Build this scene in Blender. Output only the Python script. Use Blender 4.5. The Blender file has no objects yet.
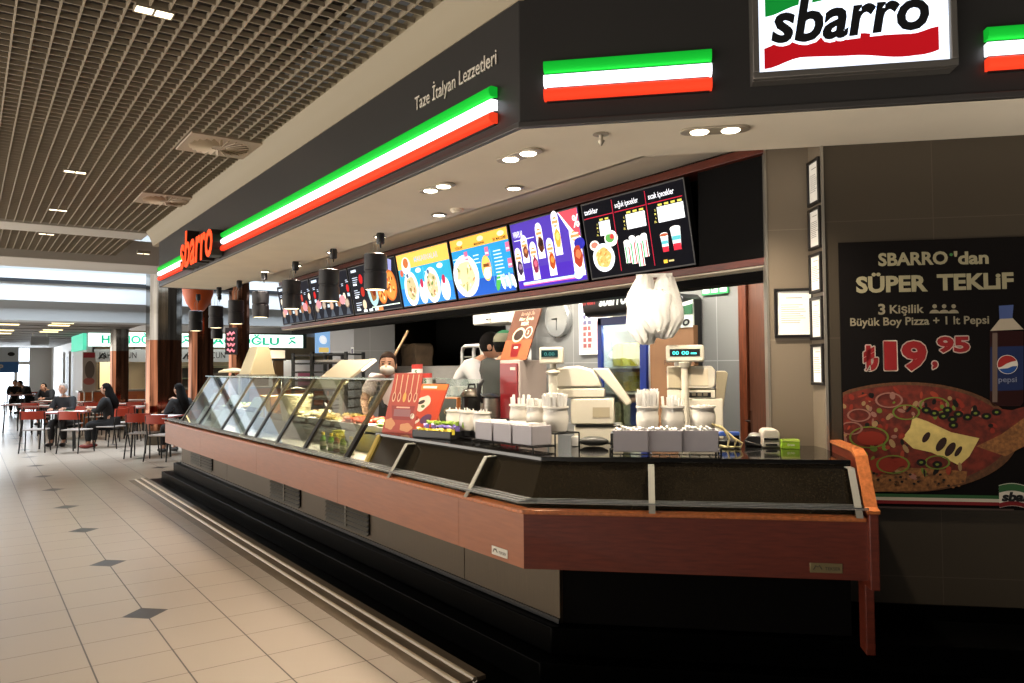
import bpy, bmesh, math, random
from mathutils import Vector, Matrix, Euler
random.seed(7)
C = bpy.context.scene.collection
R = math.radians
# ------------------------------------------------------------------ camera
F = 770.0; YAW = math.atan(546/770.0); PIT = R(1.92); ROLL = 0.009; EYE = 1.6
_d = Vector((math.sin(YAW)*math.cos(PIT), math.cos(YAW)*math.cos(PIT), math.sin(PIT)))
_r0 = Vector((math.cos(YAW), -math.sin(YAW), 0)); _u0 = _r0.cross(_d)
_r = _r0*math.cos(ROLL) - _u0*math.sin(ROLL); _u = _u0*math.cos(ROLL) + _r0*math.sin(ROLL)
EYEP = Vector((0, 0, EYE))
cam = bpy.data.cameras.new('camera'); cam.sensor_width = 36; cam.lens = F/1024*36
cam.clip_start = 0.05; cam.clip_end = 300
co = bpy.data.objects.new('camera', cam); C.objects.link(co)
m3 = Matrix((_r, _u, -_d)).transposed(); m4 = m3.to_4x4(); m4.translation = EYEP
co.matrix_world = m4; bpy.context.scene.camera = co
# survey helpers: a sighted direction cut with a real plane of the place
def ray(x, y): return _d + _r*((x-512)/F) - _u*((y-341.5)/F)
def onx(x, y, X): v = ray(x, y); return EYEP + v*(X/v.x)
def ony(x, y, Y): v = ray(x, y); return EYEP + v*(Y/v.y)
def onz(x, y, Z): v = ray(x, y); return EYEP + v*((Z-EYE)/v.z)
def onpl(x, y, p, n): v = ray(x, y); n = Vector(n); return EYEP + v*((Vector(p)-EYEP).dot(n)/v.dot(n))
def onsum(x, y, s): return onpl(x, y, (s, 0, 0), (1, 1, 0))
def atd(x, y, z): return EYEP + ray(x, y)*z
LEFT = R(-90); FRONT = R(-45); FACE = -YAW      # turn of things on the long run, the short run, or square to us
# ------------------------------------------------------------------ materials
def lin(c):
    return c/12.92 if c <= .04045 else ((c+.055)/1.055)**2.4
def hexc(h):
    h = h.lstrip('#'); return tuple(lin(int(h[i:i+2], 16)/255) for i in (0, 2, 4)) + (1,)
MATS = {}
def mat(name, col='808080', rough=.5, metal=0, emit=0, noise=0, nscale=20, bump=0, bscale=80, spec=.5, alpha=None, coat=0, stretch=None, ecol=None):
    if name in MATS: return MATS[name]
    m = bpy.data.materials.new(name); m.use_nodes = True; nt = m.node_tree; b = nt.nodes['Principled BSDF']
    c = hexc(col) if isinstance(col, str) else col
    b.inputs['Base Color'].default_value = c
    b.inputs['Roughness'].default_value = rough; b.inputs['Metallic'].default_value = metal
    b.inputs['Specular IOR Level'].default_value = spec; b.inputs['Coat Weight'].default_value = coat
    if emit:
        b.inputs['Emission Color'].default_value = hexc(ecol) if ecol else c
        b.inputs['Emission Strength'].default_value = emit
    if noise or bump:
        tc = nt.nodes.new('ShaderNodeTexCoord'); mp = nt.nodes.new('ShaderNodeMapping')
        nt.links.new(tc.outputs['Object'], mp.inputs['Vector'])
        if stretch: mp.inputs['Scale'].default_value = stretch
    if noise:
        n = nt.nodes.new('ShaderNodeTexNoise'); n.inputs['Scale'].default_value = nscale; n.inputs['Detail'].default_value = 5
        nt.links.new(mp.outputs['Vector'], n.inputs['Vector'])
        r = nt.nodes.new('ShaderNodeValToRGB')
        r.color_ramp.elements[0].position = .3; r.color_ramp.elements[1].position = .7
        r.color_ramp.elements[0].color = tuple(max(0, x*(1-noise)) for x in c[:3]) + (1,)
        r.color_ramp.elements[1].color = tuple(min(1, x*(1+noise)) for x in c[:3]) + (1,)
        nt.links.new(n.outputs['Fac'], r.inputs['Fac']); nt.links.new(r.outputs['Color'], b.inputs['Base Color'])
    if bump:
        n2 = nt.nodes.new('ShaderNodeTexNoise'); n2.inputs['Scale'].default_value = bscale
        nt.links.new(mp.outputs['Vector'], n2.inputs['Vector'])
        bp = nt.nodes.new('ShaderNodeBump'); bp.inputs['Strength'].default_value = bump; bp.inputs['Distance'].default_value = .01
        nt.links.new(n2.outputs['Fac'], bp.inputs['Height']); nt.links.new(bp.outputs['Normal'], b.inputs['Normal'])
    MATS[name] = m; return m
def glass(name, tint='e8f0ec', refl=.12, rough=.02):
    if name in MATS: return MATS[name]
    m = bpy.data.materials.new(name); m.use_nodes = True; nt = m.node_tree; nt.nodes.clear()
    o = nt.nodes.new('ShaderNodeOutputMaterial'); mx = nt.nodes.new('ShaderNodeMixShader')
    t = nt.nodes.new('ShaderNodeBsdfTransparent'); t.inputs['Color'].default_value = hexc(tint)
    g = nt.nodes.new('ShaderNodeBsdfGlossy'); g.inputs['Roughness'].default_value = rough
    lw = nt.nodes.new('ShaderNodeFresnel'); lw.inputs['IOR'].default_value = 1.45
    mu = nt.nodes.new('ShaderNodeMath'); mu.operation = 'MULTIPLY_ADD'; mu.inputs[1].default_value = .45; mu.inputs[2].default_value = refl*.3
    nt.links.new(lw.outputs['Fac'], mu.inputs[0]); nt.links.new(mu.outputs[0], mx.inputs['Fac'])
    nt.links.new(t.outputs[0], mx.inputs[1]); nt.links.new(g.outputs[0], mx.inputs[2]); nt.links.new(mx.outputs[0], o.inputs['Surface'])
    MATS[name] = m; return m
def tiled(name, col, joint, w, h, rough=.4, axes='xz', off=.0, noise=.06, jw=.006, shift=(0, 0)):
    """large wall tiles with joints, in the wall's own length/height"""
    if name in MATS: return MATS[name]
    m = mat(name, col, rough); nt = m.node_tree; b = nt.nodes['Principled BSDF']
    tc = nt.nodes.new('ShaderNodeTexCoord'); sp = nt.nodes.new('ShaderNodeSeparateXYZ'); cb = nt.nodes.new('ShaderNodeCombineXYZ')
    nt.links.new(tc.outputs['Object'], sp.inputs[0])
    for i, a in enumerate(axes):
        ad = nt.nodes.new('ShaderNodeMath'); ad.operation = 'ADD'; ad.inputs[1].default_value = shift[i]
        nt.links.new(sp.outputs['XYZ'.index(a.upper())], ad.inputs[0]); nt.links.new(ad.outputs[0], cb.inputs[i])
    br = nt.nodes.new('ShaderNodeTexBrick'); br.offset = off; br.squash = 1
    c = hexc(col)
    br.inputs['Color1'].default_value = tuple(x*(1-noise) for x in c[:3]) + (1,); br.inputs['Color2'].default_value = tuple(x*(1+noise) for x in c[:3]) + (1,)
    br.inputs['Mortar'].default_value = hexc(joint); br.inputs['Scale'].default_value = 1
    br.inputs['Mortar Size'].default_value = jw/2; br.inputs['Brick Width'].default_value = w; br.inputs['Row Height'].default_value = h
    nt.links.new(cb.outputs[0], br.inputs['Vector']); nt.links.new(br.outputs['Color'], b.inputs['Base Color'])
    return m
def emis(name, col, s):
    return mat(name, col, .6, emit=s, spec=.05)
# ------------------------------------------------------------------ mesh builder
class MB:
    def __init__(s, M=None): s.bm = bmesh.new(); s.ms = []; s.M = M or Matrix()
    def mi(s, m):
        if m not in s.ms: s.ms.append(m)
        return s.ms.index(m)
    def add(s, vs, fs, m, M=None):
        T = s.M @ M if M else s.M; i = s.mi(m)
        bv = [s.bm.verts.new(T @ Vector(v)) for v in vs]
        for f in fs:
            try: q = s.bm.faces.new([bv[k] for k in f]); q.material_index = i
            except ValueError: pass
        return s
    def box(s, x0, x1, y0, y1, z0, z1, m, M=None):
        v = [(x, y, z) for z in (z0, z1) for y in (y0, y1) for x in (x0, x1)]
        return s.add(v, [(0, 2, 3, 1), (4, 5, 7, 6), (0, 1, 5, 4), (2, 6, 7, 3), (0, 4, 6, 2), (1, 3, 7, 5)], m, M)
    def cbox(s, c, d, m, M=None):
        return s.box(c[0]-d[0]/2, c[0]+d[0]/2, c[1]-d[1]/2, c[1]+d[1]/2, c[2]-d[2]/2, c[2]+d[2]/2, m, M)
    def prism(s, pts, ax, a, b, m, M=None):
        def P(p, t): return (t, p[0], p[1]) if ax == 'x' else (p[0], t, p[1]) if ax == 'y' else (p[0], p[1], t)
        n = len(pts); v = [P(p, a) for p in pts] + [P(p, b) for p in pts]
        return s.add(v, [tuple(range(n))[::-1], tuple(range(n, 2*n))] + [(i, (i+1) % n, n+(i+1) % n, n+i) for i in range(n)], m, M)
    def poly(s, pts, m, M=None): return s.add(pts, [tuple(range(len(pts)))], m, M)
    def lathe(s, prof, m, at=(0, 0, 0), seg=20, M=None, sx=1, sy=1, caps=True):
        v = []; f = []; n = len(prof)
        for k in range(seg):
            a = 2*math.pi*k/seg
            for r, z in prof: v.append((at[0]+r*sx*math.cos(a), at[1]+r*sy*math.sin(a), at[2]+z))
        for k in range(seg):
            q = (k+1) % seg
            for i in range(n-1): f.append((k*n+i, q*n+i, q*n+i+1, k*n+i+1))
        if caps:
            if prof[0][0] > 1e-6: f.append(tuple(k*n for k in range(seg))[::-1])
            if prof[-1][0] > 1e-6: f.append(tuple(k*n+n-1 for k in range(seg)))
        return s.add(v, f, m, M)
    def cyl(s, a, b, r, m, r2=None, seg=14, M=None):
        a = Vector(a); b = Vector(b); d = b-a; q = d.to_track_quat('Z', 'Y').to_matrix().to_4x4(); q.translation = a
        L = d.length; return s.lathe([(r, 0), (r2 if r2 is not None else r, L)], m, seg=seg, M=(M @ q) if M else q)
    def tube(s, pts, r, m, seg=8, M=None):
        pts = [Vector(p) for p in pts]; n = len(pts); rs = r if isinstance(r, (list, tuple)) else [r]*n
        v = []; f = []; up = None
        for i, p in enumerate(pts):
            t = ((pts[i+1]-p) if i == 0 else (p-pts[i-1]) if i == n-1 else (pts[i+1]-pts[i-1])).normalized()
            if up is None: up = t.orthogonal().normalized()
            up = (up - t*up.dot(t)); up = up.normalized() if up.length > 1e-6 else t.orthogonal().normalized()
            w = t.cross(up)
            for k in range(seg):
                a = 2*math.pi*k/seg; v.append(tuple(p + (up*math.cos(a)+w*math.sin(a))*rs[i]))
        for i in range(n-1):
            for k in range(seg):
                q = (k+1) % seg; f.append((i*seg+k, i*seg+q, (i+1)*seg+q, (i+1)*seg+k))
        f.append(tuple(range(seg))[::-1]); f.append(tuple((n-1)*seg+k for k in range(seg)))
        return s.add(v, f, m, M)
    def ball(s, c, r, m, seg=14, rings=9, M=None):
        r = r if isinstance(r, (list, tuple)) else (r, r, r)
        prof = [(math.sin(math.pi*i/rings), -math.cos(math.pi*i/rings)) for i in range(rings+1)]
        T = Matrix.Translation(Vector(c)) @ Matrix.Diagonal((r[0], r[1], r[2], 1))
        return s.lathe([(max(a, 0), b) for a, b in prof], m, seg=seg, M=(M @ T) if M else T, caps=False)
    def disc(s, c, rx, rz, m, y=0, n=24, rot=0, wob=0):
        """flat printed disc on a face that looks to local -y"""
        pts = []
        for k in range(n):
            a = 2*math.pi*k/n; w = 1+wob*math.sin(a*5+c[0]*40)
            x = rx*w*math.cos(a); z = rz*w*math.sin(a)
            pts.append((c[0]+x*math.cos(rot)-z*math.sin(rot), y, c[1]+x*math.sin(rot)+z*math.cos(rot)))
        return s.poly(pts, m)
    def rect(s, x0, x1, z0, z1, m, y=0): return s.poly([(x0, y, z0), (x1, y, z0), (x1, y, z1), (x0, y, z1)], m)
    def text(s, t, x, z, h, m, w=None, y=0, depth=.001, al='l', shear=0, bold=0, arc=None):
        cu = bpy.data.curves.new('t', 'FONT'); cu.body = t; cu.size = 1; cu.shear = shear; cu.offset = bold; cu.extrude = 0.0
        cu.resolution_u = 3
        o = bpy.data.objects.new('t', cu); C.objects.link(o)
        dg = bpy.context.evaluated_depsgraph_get(); me = bpy.data.meshes.new_from_object(o.evaluated_get(dg))
        k = h/.727; vs = [(v.co.x, v.co.y) for v in me.vertices]; fs = [tuple(p.vertices) for p in me.polygons]
        ed = {}
        for f in fs:
            for i in range(len(f)):
                e = (f[i], f[(i+1) % len(f)]); ed[e] = 1
        bpy.data.objects.remove(o); bpy.data.curves.remove(cu); bpy.data.meshes.remove(me)
        if not vs: return s
        x0 = min(v[0] for v in vs); x1 = max(v[0] for v in vs); W = (x1-x0)*k; sx = k*(w/W) if w else k
        tw = (x1-x0)*sx; ox = x - (0 if al == 'l' else tw/2 if al == 'c' else tw)
        P = [(ox+(a-x0)*sx, z+b*k) for a, b in vs]
        if arc: P = [(a, b+arc((a-ox)/tw)) for a, b in P]
        n = len(P); v3 = [(a, y-depth, b) for a, b in P]; f3 = list(fs)
        if depth > .0015:
            v3 += [(a, y, b) for a, b in P]
            f3 += [(b_, a_, a_+n, b_+n) for (a_, b_) in ed if (b_, a_) not in ed]
        return s.add(v3, f3, m)
    def build(s, name, parent=None, bevel=0, smooth=35, seg=2):
        bmesh.ops.recalc_face_normals(s.bm, faces=[f for f in s.bm.faces]) if smooth is not None else None
        me = bpy.data.meshes.new(name); s.bm.to_mesh(me); s.bm.free()
        for m in s.ms: me.materials.append(m)
        if smooth:
            me.polygons.foreach_set('use_smooth', [True]*len(me.polygons)); me.set_sharp_from_angle(angle=R(smooth))
        o = bpy.data.objects.new(name, me); C.objects.link(o)
        if parent: o.parent = parent
        if bevel:
            b = o.modifiers.new('bevel', 'BEVEL'); b.width = bevel; b.segments = seg; b.limit_method = 'ANGLE'; b.angle_limit = R(40); b.harden_normals = False
        return o
def tag(o, label=None, cat=None, group=None, kind=None):
    if label: o['label'] = label
    if cat: o['category'] = cat
    if group: o['group'] = group
    if kind: o['kind'] = kind
    return o
def thing(name, label, cat, loc=(0, 0, 0), rotz=0, group=None):
    o = bpy.data.objects.new(name, None); o.empty_display_size = .05; C.objects.link(o)
    o.location = loc; o.rotation_euler = (0, 0, rotz); return tag(o, label, cat, group)
def place(o, loc, rotz=0): o.location = loc; o.rotation_euler = (0, 0, rotz); return o
def struct(o): o['kind'] = 'structure'; return o
def dup(root, loc, rotz, label=None, group=None, scale=None):
    def cp(o, p):
        c = o.copy(); C.objects.link(c); c.parent = p
        for ch in o.children: cp(ch, c)
        return c
    r = cp(root, None); r.location = loc; r.rotation_euler = (0, 0, rotz)
    if label: r['label'] = label
    if group: r['group'] = group
    if scale: r.scale = scale
    return r
def off(o, t=0):            # point of the counter outline: o inward from the apron, on the corner mitre
    return (2.2+o, 3.02+.4142*o)
EV = Vector((.70711, -.70711, 0)); NV = Vector((.70711, .70711, 0)); CORNER = Vector((2.2, 3.02, 0))
def fr(t, o, z=0):          # point on the short run: t along from the corner, o inward
    p = CORNER + EV*t + NV*o; return Vector((p.x, p.y, z))
ORG = {}
# ------------------------------------------------------------------ palette
wood = mat('shaded cherry wood', '6a2a1a', .4, noise=.22, nscale=9, stretch=(1, 1, 9), coat=.15, bump=.03, bscale=40)  # same wood as the long apron, coloured darker for shade on the short side
wood_lt = mat('rail wood', 'c0703e', .3, noise=.25, nscale=9, stretch=(6, 6, 6), coat=.2)
dwood = mat('dark wood', '5a2416', .35, noise=.3, nscale=8, stretch=(1, 1, 8))
granite = mat('black granite', '1f1a12', .1, noise=.75, nscale=160, spec=.5)
blackfl = mat('polished black granite floor', '040404', .3, noise=.6, nscale=60, spec=.025)
steel = mat('brushed steel', '9a958c', .33, metal=1, noise=.1, nscale=6, stretch=(1, 1, 60))
steel_d = mat('brushed base steel', '54493a', .5, metal=.6, noise=.12, nscale=6, stretch=(40, 40, 1))
chrome = mat('chrome', 'c9c7c4', .08, metal=1)
black = mat('black plastic', '0c0c0d', .4)
blackm = mat('black metal', '111111', .35, metal=.3)
fasc = mat('dark fascia panel', '262423', .42, noise=.05, nscale=3)
cream = mat('cream plaster', 'f2e6d0', .8, noise=.03, nscale=3)
ivory = mat('ivory plastic', 'd9d2c0', .45)
white = mat('white plastic', 'e9e6e0', .4)
porc = mat('white porcelain', 'ece6da', .22)
greybox = mat('grey plastic box', 'b2acb0', .5)
paper = mat('white paper', 'f4f1ea', .8)
acryl = glass('clear acrylic', 'f0f2f0', .35)
pane = glass('case glass', 'eef4f0', .10)
edgeglass = glass('green glass edge', '9fb8a8', .5)
lampw = emis('lamp glow warm', 'fff0d2', 9)
blk_txt = mat('black print', '0a0a0a', .6)
white_txt = mat('white print', 'e8e2d2', .6)
# ================================================================== the setting
def floor_mat():
    m = mat('cream floor tiles', 'a89a89', .3, spec=.32); nt = m.node_tree; b = nt.nodes['Principled BSDF']; N = nt.nodes.new; L = nt.links.new
    tc = N('ShaderNodeTexCoord'); sp = N('ShaderNodeSeparateXYZ'); L(tc.outputs['Object'], sp.inputs[0])
    def mth(op, a, b_=None, c=None):
        n = N('ShaderNodeMath'); n.operation = op
        for i, v in enumerate((a, b_, c)):
            if v is None: continue
            if isinstance(v, (int, float)): n.inputs[i].default_value = v
            else: L(v, n.inputs[i])
        return n.outputs[0]
    def dist(sock, o, p):       # distance to the nearest multiple of p
        f = mth('FRACT', mth('DIVIDE', mth('SUBTRACT', sock, o-p/2), p)); return mth('MULTIPLY', mth('ABSOLUTE', mth('SUBTRACT', f, .5)), p)
    X, Y = sp.outputs[0], sp.outputs[1]
    jx = mth('LESS_THAN', dist(X, .985, .4125), .0042); jy = mth('LESS_THAN', dist(Y, 5.6, .41), .0034)
    di = mth('LESS_THAN', mth('ADD', dist(X, .985, 1.65), dist(Y, 5.6, 1.64)), .142)
    no = N('ShaderNodeTexNoise'); no.inputs['Scale'].default_value = .9; no.inputs['Detail'].default_value = 6; L(tc.outputs['Object'], no.inputs['Vector'])
    r = N('ShaderNodeValToRGB'); r.color_ramp.elements[0].color = hexc('9f9386'); r.color_ramp.elements[1].color = hexc('a5998b'); L(no.outputs['Fac'], r.inputs['Fac'])
    def mix(f, a, bb):
        n = N('ShaderNodeMix'); n.data_type = 'RGBA'; L(f, n.inputs[0])
        for i, v in ((6, a), (7, bb)):
            if isinstance(v, tuple): n.inputs[i].default_value = v
            else: L(v, n.inputs[i])
        return n.outputs[2]
    c = mix(jy, r.outputs['Color'], hexc('5c5046')); c = mix(jx, c, hexc('3a3029')); c = mix(di, c, hexc('3b3631'))
    L(c, b.inputs['Base Color'])
    return m
b = MB(); fm = floor_mat()
b.poly([(-2.5, .8, 0), (1.95, .8, 0), (1.95, 45, 0), (-2.5, 45, 0)], fm); b.poly([(1.95, 12.45, 0), (16, 12.45, 0), (16, 45, 0), (1.95, 45, 0)], fm)  # floor cut short so the added world light reaches the soffit from below
struct(b.build('floor', smooth=None))
# reeded stone border along the tile edge
stone = mat('brown border stone', '6f6150', .45, noise=.15, nscale=5); nose = mat('highlit nosing', 'c4b498', .3)  # nosing coloured pale for edges that catch the light
b = MB(); y0, y1 = 3.36, 12.45
b.box(1.95, 2.035, y0, y1, -.02, .002, stone); b.box(2.06, 2.12, y0, y1, -.02, .012, stone); b.box(2.145, 2.2, y0, y1, -.02, .022, stone)
for x in (2.047, 2.132):
    b.tube([(x, y0, .004+(x-2.04)*.12), (x, y1, .004+(x-2.04)*.12)], .014, nose)
struct(b.build('trim_1'))
b = MB()
b.poly([(1.95, .2, .0), (7, .2, .0), (7, 3.36, .0), (1.95, 3.36, 0)], blackfl); b.poly([(2.2, 3.36, 0), (7, 3.36, 0), (7, 12.45, 0), (2.2, 12.45, 0)], blackfl)
struct(b.build('floor_granite', smooth=None))
# two granite steps up to the raised floor the counter stands on
def footprint(o, ye, back=8.0, t=6.0):
    a = off(o); e = fr(t, o); return [(a[0], ye), a, (e.x, e.y), (back+1.5, e.y), (back+1.5, ye)]
b = MB(); b.prism(footprint(.13, 12.1), 'z', .0, .14, blackfl); b.prism(footprint(.24, 11.85), 'z', .141, .28, blackfl)
struct(b.build('floor_platform', bevel=.006))
b = MB()                                                      # light joints of the raised granite by the wall
gj = mat('pale joint', '57524a', .7)
for (p, q) in (((-.35, 2.05), (-.02, 2.3)), ((.2, 2.05), (-.02, 2.3))):
    pass
# --- mall ceiling: open egg-crate cells under a dark void
grid = mat('egg crate ceiling blade', '8f8370', .55, noise=.06, nscale=2)
void = mat('dark ceiling void', '2a2119', .9)
b = MB(); zc = 3.6
for (ya, yb) in ((-.5, 12.1), (12.75, 14.9)):
    x = -4.0
    while x < 2.1:
        b.box(x-.005, x+.005, ya, yb, zc, zc+.032, grid); x += .1
    y = ya
    while y <= yb:
        b.box(-4, 2.1, y-.004, y+.004, zc+.002, zc+.03, grid); y += .105
b.box(-4, 2.1, -.5, 15, zc+.42, zc+.45, void)
struct(b.build('ceiling', smooth=None))
trimc = mat('ceiling beam paint', 'b8b2a8', .7)
b = MB(); b.box(-7, 2.15, 12.1, 12.75, zc-.02, zc+.1, trimc); b.box(-7, 4.5, 14.9, 16.2, zc-.13, zc+.3, trimc)
struct(b.build('trim_2', bevel=.01))
# cream cove between ceiling and fascia
b = MB(); prof = [(2.1, 3.6), (2.105, 3.66), (2.26, 3.66), (2.26, 3.4), (2.195, 3.405), (2.175, 3.47), (2.15, 3.53), (2.12, 3.57)]
b.prism(prof, 'y', 3.0, 12.1, mat('cove paint', '8c8068', .6))
struct(b.build('trim_3'))
# --- fascia (long run, then short run) with a slim metal lip
def strip(o0, o1, z0, z1, m, mb, ye=11.62, t=4.2):
    a0, a1, e0, e1 = off(o0), off(o1), fr(t, o0), fr(t, o1)
    mb.prism([(a0[0], ye), a0, (e0.x, e0.y), (e1.x, e1.y), a1, (a1[0], ye)], 'z', z0, z1, m)
b = MB(); strip(0, .12, 2.80, 3.66, fasc, b); strip(-.012, .02, 2.77, 2.80, mat('fascia lip', '4a4745', .4, metal=.5), b)
b.box(2.2, 3.2, 11.62, 11.7, 2.77, 3.66, fasc)
e = fr(4.2, 0); b.prism([off(0), (e.x, e.y), (e.x+3, e.y+3), (5.5, 12), (2.2, 12)], 'z', 3.66, 3.72, fasc)
struct(b.build('fascia', smooth=None, bevel=.004))
b = MB()                                                      # low soffit band and the higher panel behind it
e0, e1 = fr(4.2, .02), fr(4.2, .6); XR = 3.08; YR = 6.12-XR
b.prism([(2.22, 11.62), off(.02), (e0.x, e0.y), (e1.x, e1.y), (XR, YR), (XR, 11.62)], 'z', 2.77, 2.86, cream)
struct(b.build('ceiling_soffit', smooth=None))
b = MB(); b.prism([(XR-.02, 11.62), (XR-.02, YR), (e1.x-.02, e1.y-.02), (e1.x+3, e1.y+3), (6.5, 11.62)], 'z', 2.93, 2.99, cream)
b.box(XR-.02, XR, YR, 11.62, 2.77, 2.93, cream)
struct(b.build('ceiling_back', smooth=None))
# --- right hand walls
SR = 6.38
tile_r = tiled('brown wall tile', '423a2f', '554c40', .9, .62, .35, 'xz', noise=.03, jw=.004, shift=(.36, .12))
def wallbox(name, org, rot, x0, x1, z0, z1, th, m):
    o = MB().box(x0, x1, 0, th, z0, z1, m).build(name, smooth=None); place(o, (org[0], org[1], 0), rot); return struct(o)
PW = onsum(826, 300, 6.1)
wallbox('wall_right', PW, FRONT, 0, 3.2, 0, 2.93, .1, tile_r)
RW = onsum(811, 300, SR); RL = onsum(768, 300, SR)
wl = (RW-RL).length
tile_c = tiled('lamplit wall tile', '7a6e5e', '8f8474', .9, .62, .35, 'xz', noise=.03, jw=.004, shift=(.36, .12))  # wall tile coloured lighter to carry the light of the worktop lamps
wallbox('wall_recess', (RL.x, RL.y), FRONT, 0, wl+.08, 0, 2.93, .1, tile_c)
d = Vector((RW.x-PW.x, RW.y-PW.y)); ang = math.atan2(d.y, d.x); RETA = ang
o = MB().box(0, d.length, -.1, 0, 0, 2.93, tile_c).build('wall_return', smooth=None); struct(place(o, (PW.x, PW.y, 0), ang))
al = mat('aluminium corner bead', 'b8b2a6', .35, metal=.8)
b = MB(); b.box(-.008, .004, -.006, .1, .28, 2.93, al); struct(place(b.build('trim_4'), (RL.x, RL.y, 0), FRONT))
b = MB(); b.box(-.012, 0, -.01, .012, .28, 2.93, al); struct(place(b.build('trim_5'), (PW.x, PW.y, 0), FRONT))
b = MB(); b.box(.05, 3.2, -.012, 0, .28, .36, blackfl); struct(place(b.build('baseboard_right'), (PW.x, PW.y, 0), FRONT))
# --- kitchen shell
XB = 5.1
tile_k = tiled('grey kitchen tile', '7c7b77', 'a09f9a', .62, .62, .3, 'yz', noise=.03, jw=.008, shift=(.1, .22))
yA0 = onx(356, 350, XB).y; yA1 = onx(506, 350, XB).y; yDl = onx(740, 350, XB).y
b = MB(); b.box(XB, XB+.1, yDl, yA1, 0, 2.93, tile_k); struct(b.build('wall_back', smooth=None))
b = MB(); b.box(XB, XB+.1, yA1, yA0+.05, 2.3, 2.93, mat('dark oven hood wall', '3a3733', .6)); b.box(XB+1.5, XB+1.6, yA1-.3, yA0+.4, 0, 2.93, mat('dark alcove wall', '191715', .8))  # back wall of the alcove is coloured near black
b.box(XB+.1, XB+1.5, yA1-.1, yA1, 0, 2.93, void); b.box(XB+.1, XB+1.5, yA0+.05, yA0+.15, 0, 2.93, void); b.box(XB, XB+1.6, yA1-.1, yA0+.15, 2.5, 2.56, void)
struct(b.build('wall_alcove', smooth=None))
tile_p = tiled('grey pillar tile', '8a8784', 'a5a29e', 1.2, .62, .35, 'xz', noise=.02)
P0 = onx(330, 350, 4.55); P1 = onx(354, 350, 4.55)
b = MB(); b.box(4.55, 5.2, P1.y, P0.y, 0, 2.93, tile_p); struct(b.build('wall_pillar', smooth=None))
b = MB(); b.box(XB+.06, XB+3, 2.2, 3.2, 0, 2.93, tile_k)      # room seen through the door
struct(b.build('wall_store', smooth=None))
# door on the back wall, ajar
yD0 = onx(741, 350, XB).y; yD1 = onx(790, 350, XB).y
zt = onx(748, 277, XB).z
jamb = mat('door jamb wood', '63321c', .35, noise=.3, nscale=8, stretch=(8, 8, 1))
d1 = thing('door_1', None, None); 
b = MB(); b.box(XB-.03, XB+.12, yD0-.075, yD0, .28, zt+.07, jamb); b.box(XB-.03, XB+.12, yD1, yD0, zt, zt+.07, jamb); fo = b.build('door_frame', d1, bevel=.004)
b = MB(Matrix.Translation((XB+.02, yD0-.085, 0)) @ Matrix.Rotation(R(-118), 4, 'Z')); 
leafm = mat('door leaf wood', '5a3828', .4, noise=.3, nscale=7, stretch=(8, 8, 1))
b.box(0, .36, -.02, .02, .29, zt-.01, leafm); lo = b.build('door_leaf', d1, bevel=.003)
b = MB(Matrix.Translation((XB+.02, yD0-.085, 0)) @ Matrix.Rotation(R(-118), 4, 'Z')); b.box(.02, .04, -.035, -.02, 1.02, 1.24, chrome); b.tube([(.03, -.03, 1.16), (.03, -.07, 1.16), (.12, -.07, 1.16)], .009, chrome)
b.build('door_handle', lo); d1['kind'] = 'structure'
# --- menu bulkhead: dark box with wood rails, boxed from the long run to the right wall
KM = 1.127                                                     # the board stands 3.72 m in from the aisle line
XM = 3.3*KM
def zm(z): return 1.6+(z-1.6)*KM
b = MB(); Y0m, Y1m = RL.y+.0, 9.78*KM; bp_ = mat('bulkhead black panel', '070606', .8, spec=.1)
b.box(XM+.15, XM+.3, Y0m, Y1m, zm(2.05), 2.93, bp_)
b.box(XM, XM+.3, Y0m, Y1m, zm(2.095)+.016, zm(2.095)+.06, dwood); b.box(XM-.04, XM+.3, Y0m, Y1m, zm(2.67), zm(2.715), dwood)
b.box(XM+.015, XM+.3, Y0m, Y1m, zm(2.095)+.006, zm(2.095)+.016, cream)
b.box(XM, XM+.15, Y0m, 2.86*KM, zm(2.095)+.055, zm(2.67), bp_)
struct(b.build('wall_bulkhead', smooth=None, bevel=.003))
# ================================================================== menu screens
def E(c, s=1.02): return emis('screen '+c+('' if s == 1.02 else ' %g' % s), c, s)
def screen(y0, y1, label, art, grp='menu screens above the counter', wn=None):
    w = wn or y1-y0; t = thing('menu_screen', label, 'screen', (XM+.015, (y0+y1)/2*KM, zm(2.105)+.062), 0, grp); t.rotation_euler = (R(10.5), 0, LEFT); t.scale = (KM*(y1-y0)/w, KM, KM)
    h = .495
    b = MB(); b.box(-w/2+.004, w/2-.004, .004, .05, 0, h, black); b.build('bezel', t, bevel=.004)
    b = MB(); art(b, w-.03, .012, h-.012); b.build('display', t, smooth=None); return t
def bg(b, w, z0, z1, c, y=.003): b.rect(-w/2, w/2, z0, z1, E(c), y)
def plate(b, x, z, r, food, rz=None, y=.001, dish='e6eef4'):
    rz = rz or r*1.05
    b.disc((x, z), r, rz, E(dish), y); b.disc((x, z), r*.78, rz*.78, E('cfd8dc'), y-.0004)
    rnd = random.Random(int(x*1000)+int(z*1000))
    b.disc((x, z), r*.7, rz*.7, E(food[0]), y-.0008, wob=.06)
    for k in range(26):
        a = rnd.random()*6.28; q = math.sqrt(rnd.random())*.62
        b.disc((x+r*q*math.cos(a), z+rz*q*math.sin(a)), r*.05+rnd.random()*r*.14, rz*.05+rnd.random()*rz*.05, E(rnd.choice(food)), y-.0012-.00005*k, n=7, rot=rnd.random()*3)
def lines(b, x, z, w, n, dz, c='dfe9f2', h=.008, y=.0005, seed=1):
    r = random.Random(seed)
    for k in range(n): b.rect(x, x+w*(.55+.45*r.random()), z-k*dz, z-k*dz+h, E(c), y)
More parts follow.
